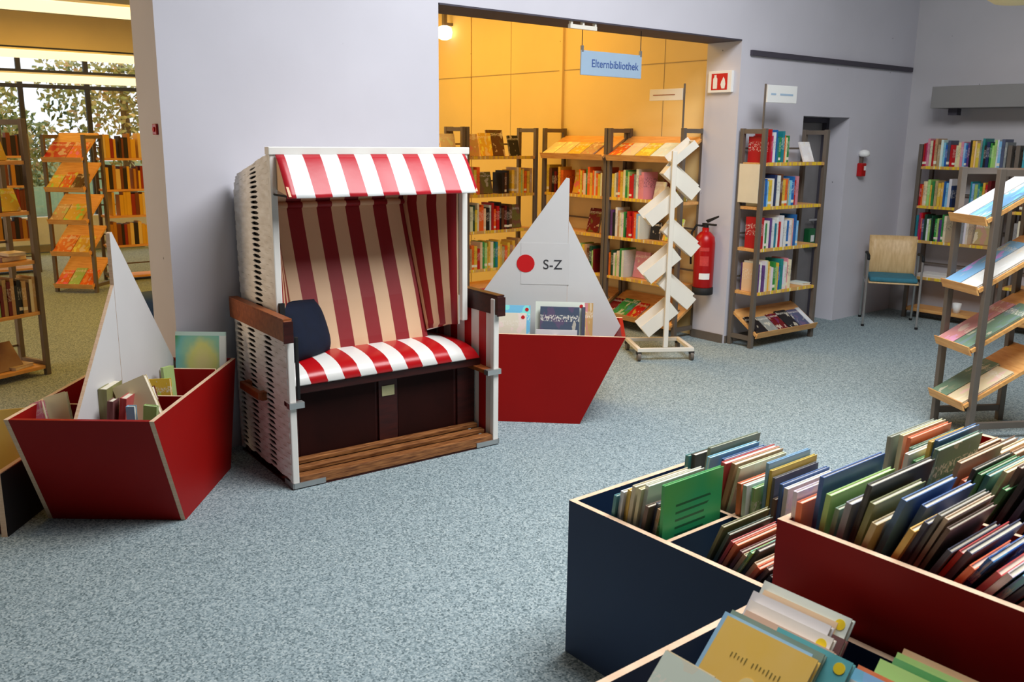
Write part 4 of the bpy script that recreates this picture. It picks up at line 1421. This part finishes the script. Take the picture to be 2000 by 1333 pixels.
for zz, hh in ((.13, .05),):
    pts = []
    v, fs = [], []
    for k in range(7):
        an = rad(195 + 60 * k / 6)
        v += [(.0842 * math.cos(an), .0842 * math.sin(an), zz), (.0842 * math.cos(an), .0842 * math.sin(an), zz + hh)]
    for k in range(6):
        fs.append((2 * k, 2 * k + 2, 2 * k + 3, 2 * k + 1))
    mb.add(v, fs)
mb.build('label_panel', 'signwhite', EX)
mb = MB()
for zz, hh in ((.36, .03), (.24, .08)):
    v, fs = [], []
    for k in range(7):
        an = rad(195 + 50 * k / 6)
        v += [(.0842 * math.cos(an), .0842 * math.sin(an), zz), (.0842 * math.cos(an), .0842 * math.sin(an), zz + hh)]
    for k in range(6):
        fs.append((2 * k, 2 * k + 2, 2 * k + 3, 2 * k + 1))
    mb.add(v, fs)
mb.build('instruction_print', 'pale_red', EX)
MB().box(.08, .09, -.03, .03, .2, .4).build('bracket', 'rubber', EX)

# fire sign on the reveal
FSN = thing('fire_sign', 'small red and white extinguisher sign on the wall reveal', 'sign', (5.99, 4.695, 2.005), -90)
MB().box(-.115, .115, -.03, 0, 0, .165).build('box', 'signwhite', FSN, .004)
MB().box(-.08, .075, -.032, -.03, .02, .145).build('red_field', 'signred', FSN)
m = MB()
m.prism([(-.062, -.032, .03), (-.022, -.032, .03), (-.022, -.032, .105), (-.032, -.032, .118), (-.032, -.032, .134), (-.052, -.032, .134), (-.052, -.032, .118), (-.062, -.032, .105)], (0, -.0015, 0))
m.prism([(.012, -.032, .06), (.024, -.032, .03), (.052, -.032, .03), (.058, -.032, .065), (.05, -.032, .10), (.036, -.032, .118), (.026, -.032, .095), (.018, -.032, .085)], (0, -.0015, 0))
m.build('pictogram', 'signwhite', FSN)

# hanging sign
HS = thing('hanging_sign', 'pale blue sign on two strings in the wide opening', 'sign', (4.675, 4.62, 2.06), 0)
MB().box(-.295, .295, -.006, .006, 0, .16).build('sign_board', 'signblue', HS, .002)
lettering('Elternbibliothek', .072, 'ink', HS, (.03, -.0075, .078))
for x in (-.285, .285):
    MB().cyl((x, 0, .155), (x, 0, .33), .003, 6).build('string', 'inkdark', HS)
    MB().box(x - .008, x + .008, -.008, .008, .15, .19).build('clip', 'steel', HS)
HB = thing('hook_bar', 'short white metal hook bar under the opening edge above the sign', 'bracket', (4.32, WALL + .02, 2.36))
MB().box(-.12, .12, -.012, .012, -.02, .005).build('bar', 'ivory', HB)
for x in (-.115, -.01, .1):
    MB().box(x, x + .015, -.012, .012, .005, .03).build('hook', 'ivory', HB)
# flag signs
S1 = thing('flag_sign', 'cream flag sign on a thin pole at the leaflet-side rack', 'sign', (5.74, 4.89, 1.73), -90)
MB().box(-.33, .02, -.008, .008, .215, .305).build('sign_board', 'ivory', S1, .002)
MB().box(-.29, -.06, -.0095, -.008, .255, .262).build('print_line', 'tan' if False else 'armwood', S1)
MB().cyl((.03, 0, 0), (.03, 0, .34), .008, 8).build('pole', 'alu', S1)
S2 = thing('flag_sign', 'white flag sign on a thin pole at the door-side rack', 'sign', (6.015, 4.30, 1.73), -2.6, 'flag signs')
MB().box(.02, .38, -.008, .008, .195, .325).build('sign_board', 'signwhite', S2, .002)
for a, b in ((.06, .12), (.17, .33)):
    MB().box(a, b, -.0095, -.008, .25, .264).build('print_line', 'signblue', S2)
MB().cyl((0, 0, 0), (0, 0, .33), .008, 8).build('pole', 'alu', S2)
# alarm
AL = thing('fire_alarm', 'small red alarm horn with white lamp on the wall beside the door', 'alarm', (7.84, WALL, 1.40))
MB().box(-.04, .04, -.05, 0, -.075, .045).build('horn_body', 'redpaint', AL, .008)
MB().box(-.0, .03, -.052, -.05, -.02, .02).build('label', 'signwhite', AL)
MB().box(-.012, .012, -.03, 0, .045, .10).build('bracket', 'alu', AL)
MB().lathe([(.02, .0), (.045, .01), (.05, .03), (.04, .055), (.01, .065)], (0, -.04, .10), 16).build('lamp_dome', 'signwhite', AL, 0, True)
# small red button on the pier reveal
RBT = thing('call_button', 'tiny red button on the cream reveal of the grey wall pier', 'button', (1.535, 4.60, 1.665))
MB().box(-.012, 0, -.026, .026, -.026, .026).build('plate', 'redpaint', RBT, .003)
MB().cyl((-.012, 0, 0), (-.017, 0, 0), .012, 12).build('knob', 'signred', RBT)
# vent box
VB = thing('vent_box', 'long grey ventilation box on the side wall above the rack', 'vent', (8.64, 4.17, 1.94), -90)
MB().box(0, 2.2, -.30, 0, 0, .19).build('casing', 'ventgrey', VB, .004)
MB().box(.12, .2, -.2, -.12, -.06, 0).build('pipe_stub', 'joint', VB)
MB().box(-.04, 0, -.05, 0, .12, .16).build('cable_clip', 'steel', VB)
# lamp dome at the top corner
CL = thing('ceiling_lamp', 'pale yellow round lamp hanging at the top corner', 'lamp', (4.06, 1.70, 2.195))
MB().lathe([(.02, 0), (.10, .008), (.135, .03), (.14, .07), (.12, .12), (.04, .17)], n=24).build('shade', paint('cream_shade', (226, 204, 150), .5, .04, 5, 0), CL, 0, True)
MB().cyl((0, 0, .16), (0, 0, H - 2.195), .008, 8).build('cable', 'alu', CL)
# wall lamp in the alcove
WL = thing('wall_lamp', 'glowing white lamp on the yellow alcove wall', 'lamp', (5.95, 8.42, 2.66))
MB().lathe([(.03, 0), (.075, .02), (.085, .08), (.075, .13), (.03, .15)], n=18).build('globe', 'lampglow', WL, 0, True)
MB().box(-.02, .1, -.02, .02, .15, .18).build('arm', 'alu', WL)
MB().box(-.02, .02, -.02, .02, .18, .5).build('stem', 'alu', WL)

# ------------------------------------------------------------------ chair
CH = thing('chair', 'pale plywood chair with teal seat pad and steel legs', 'chair', (7.72, 4.02, 0), -57)
m = MB()
v, fs = [], []
for j in range(9):
    f = j / 8
    z = .42 + .37 * f
    y = .40 + .05 * f ** 1.5 - .03 * math.sin(f * math.pi)
    w = .20 + .005 * f
    for i in range(7):
        a = i / 6 * 2 - 1
        v.append((a * w, y - .025 * a * a, z))
for j in range(8):
    for i in range(6):
        a = j * 7 + i
        fs.append((a, a + 1, a + 8, a + 7))
o = m.add(v, fs).build('backrest', 'chairwood', CH, 0, True)
md = o.modifiers.new('ply', 'SOLIDIFY')
md.thickness = .012
MB().box(-.21, .21, 0, .42, .395, .408).build('seat_shell', 'chairwood', CH, .005)
MB().box(-.20, .20, .01, .40, .409, .45).build('seat_pad', 'tealfab', CH, .014)
for x in (-.225, .225):
    l = MB().cyl((x, .0, 0), (x, .03, .63), .010, 8).build('leg', 'steel', CH)
    MB().cyl((x, -.002, 0), (x, 0, .02), .014, 8).build('foot_cap', 'rubber', l)
    l = MB().cyl((x, .46, 0), (x, .38, .63), .010, 8).build('leg', 'steel', CH)
    MB().cyl((x, .462, 0), (x, .46, .02), .014, 8).build('foot_cap', 'rubber', l)
    MB().tube([(x, .01, .61), (x, .04, .64), (x, .25, .645), (x, .38, .63)], .013, 8).build('armrest', 'rubber', CH, 0, True)
    MB().cyl((x, .02, .39), (x, .41, .39), .008, 8).build('side_rail', 'steel', CH)
MB().cyl((-.225, .2, .388), (.225, .2, .388), .008, 8).build('cross_rail', 'steel', CH)
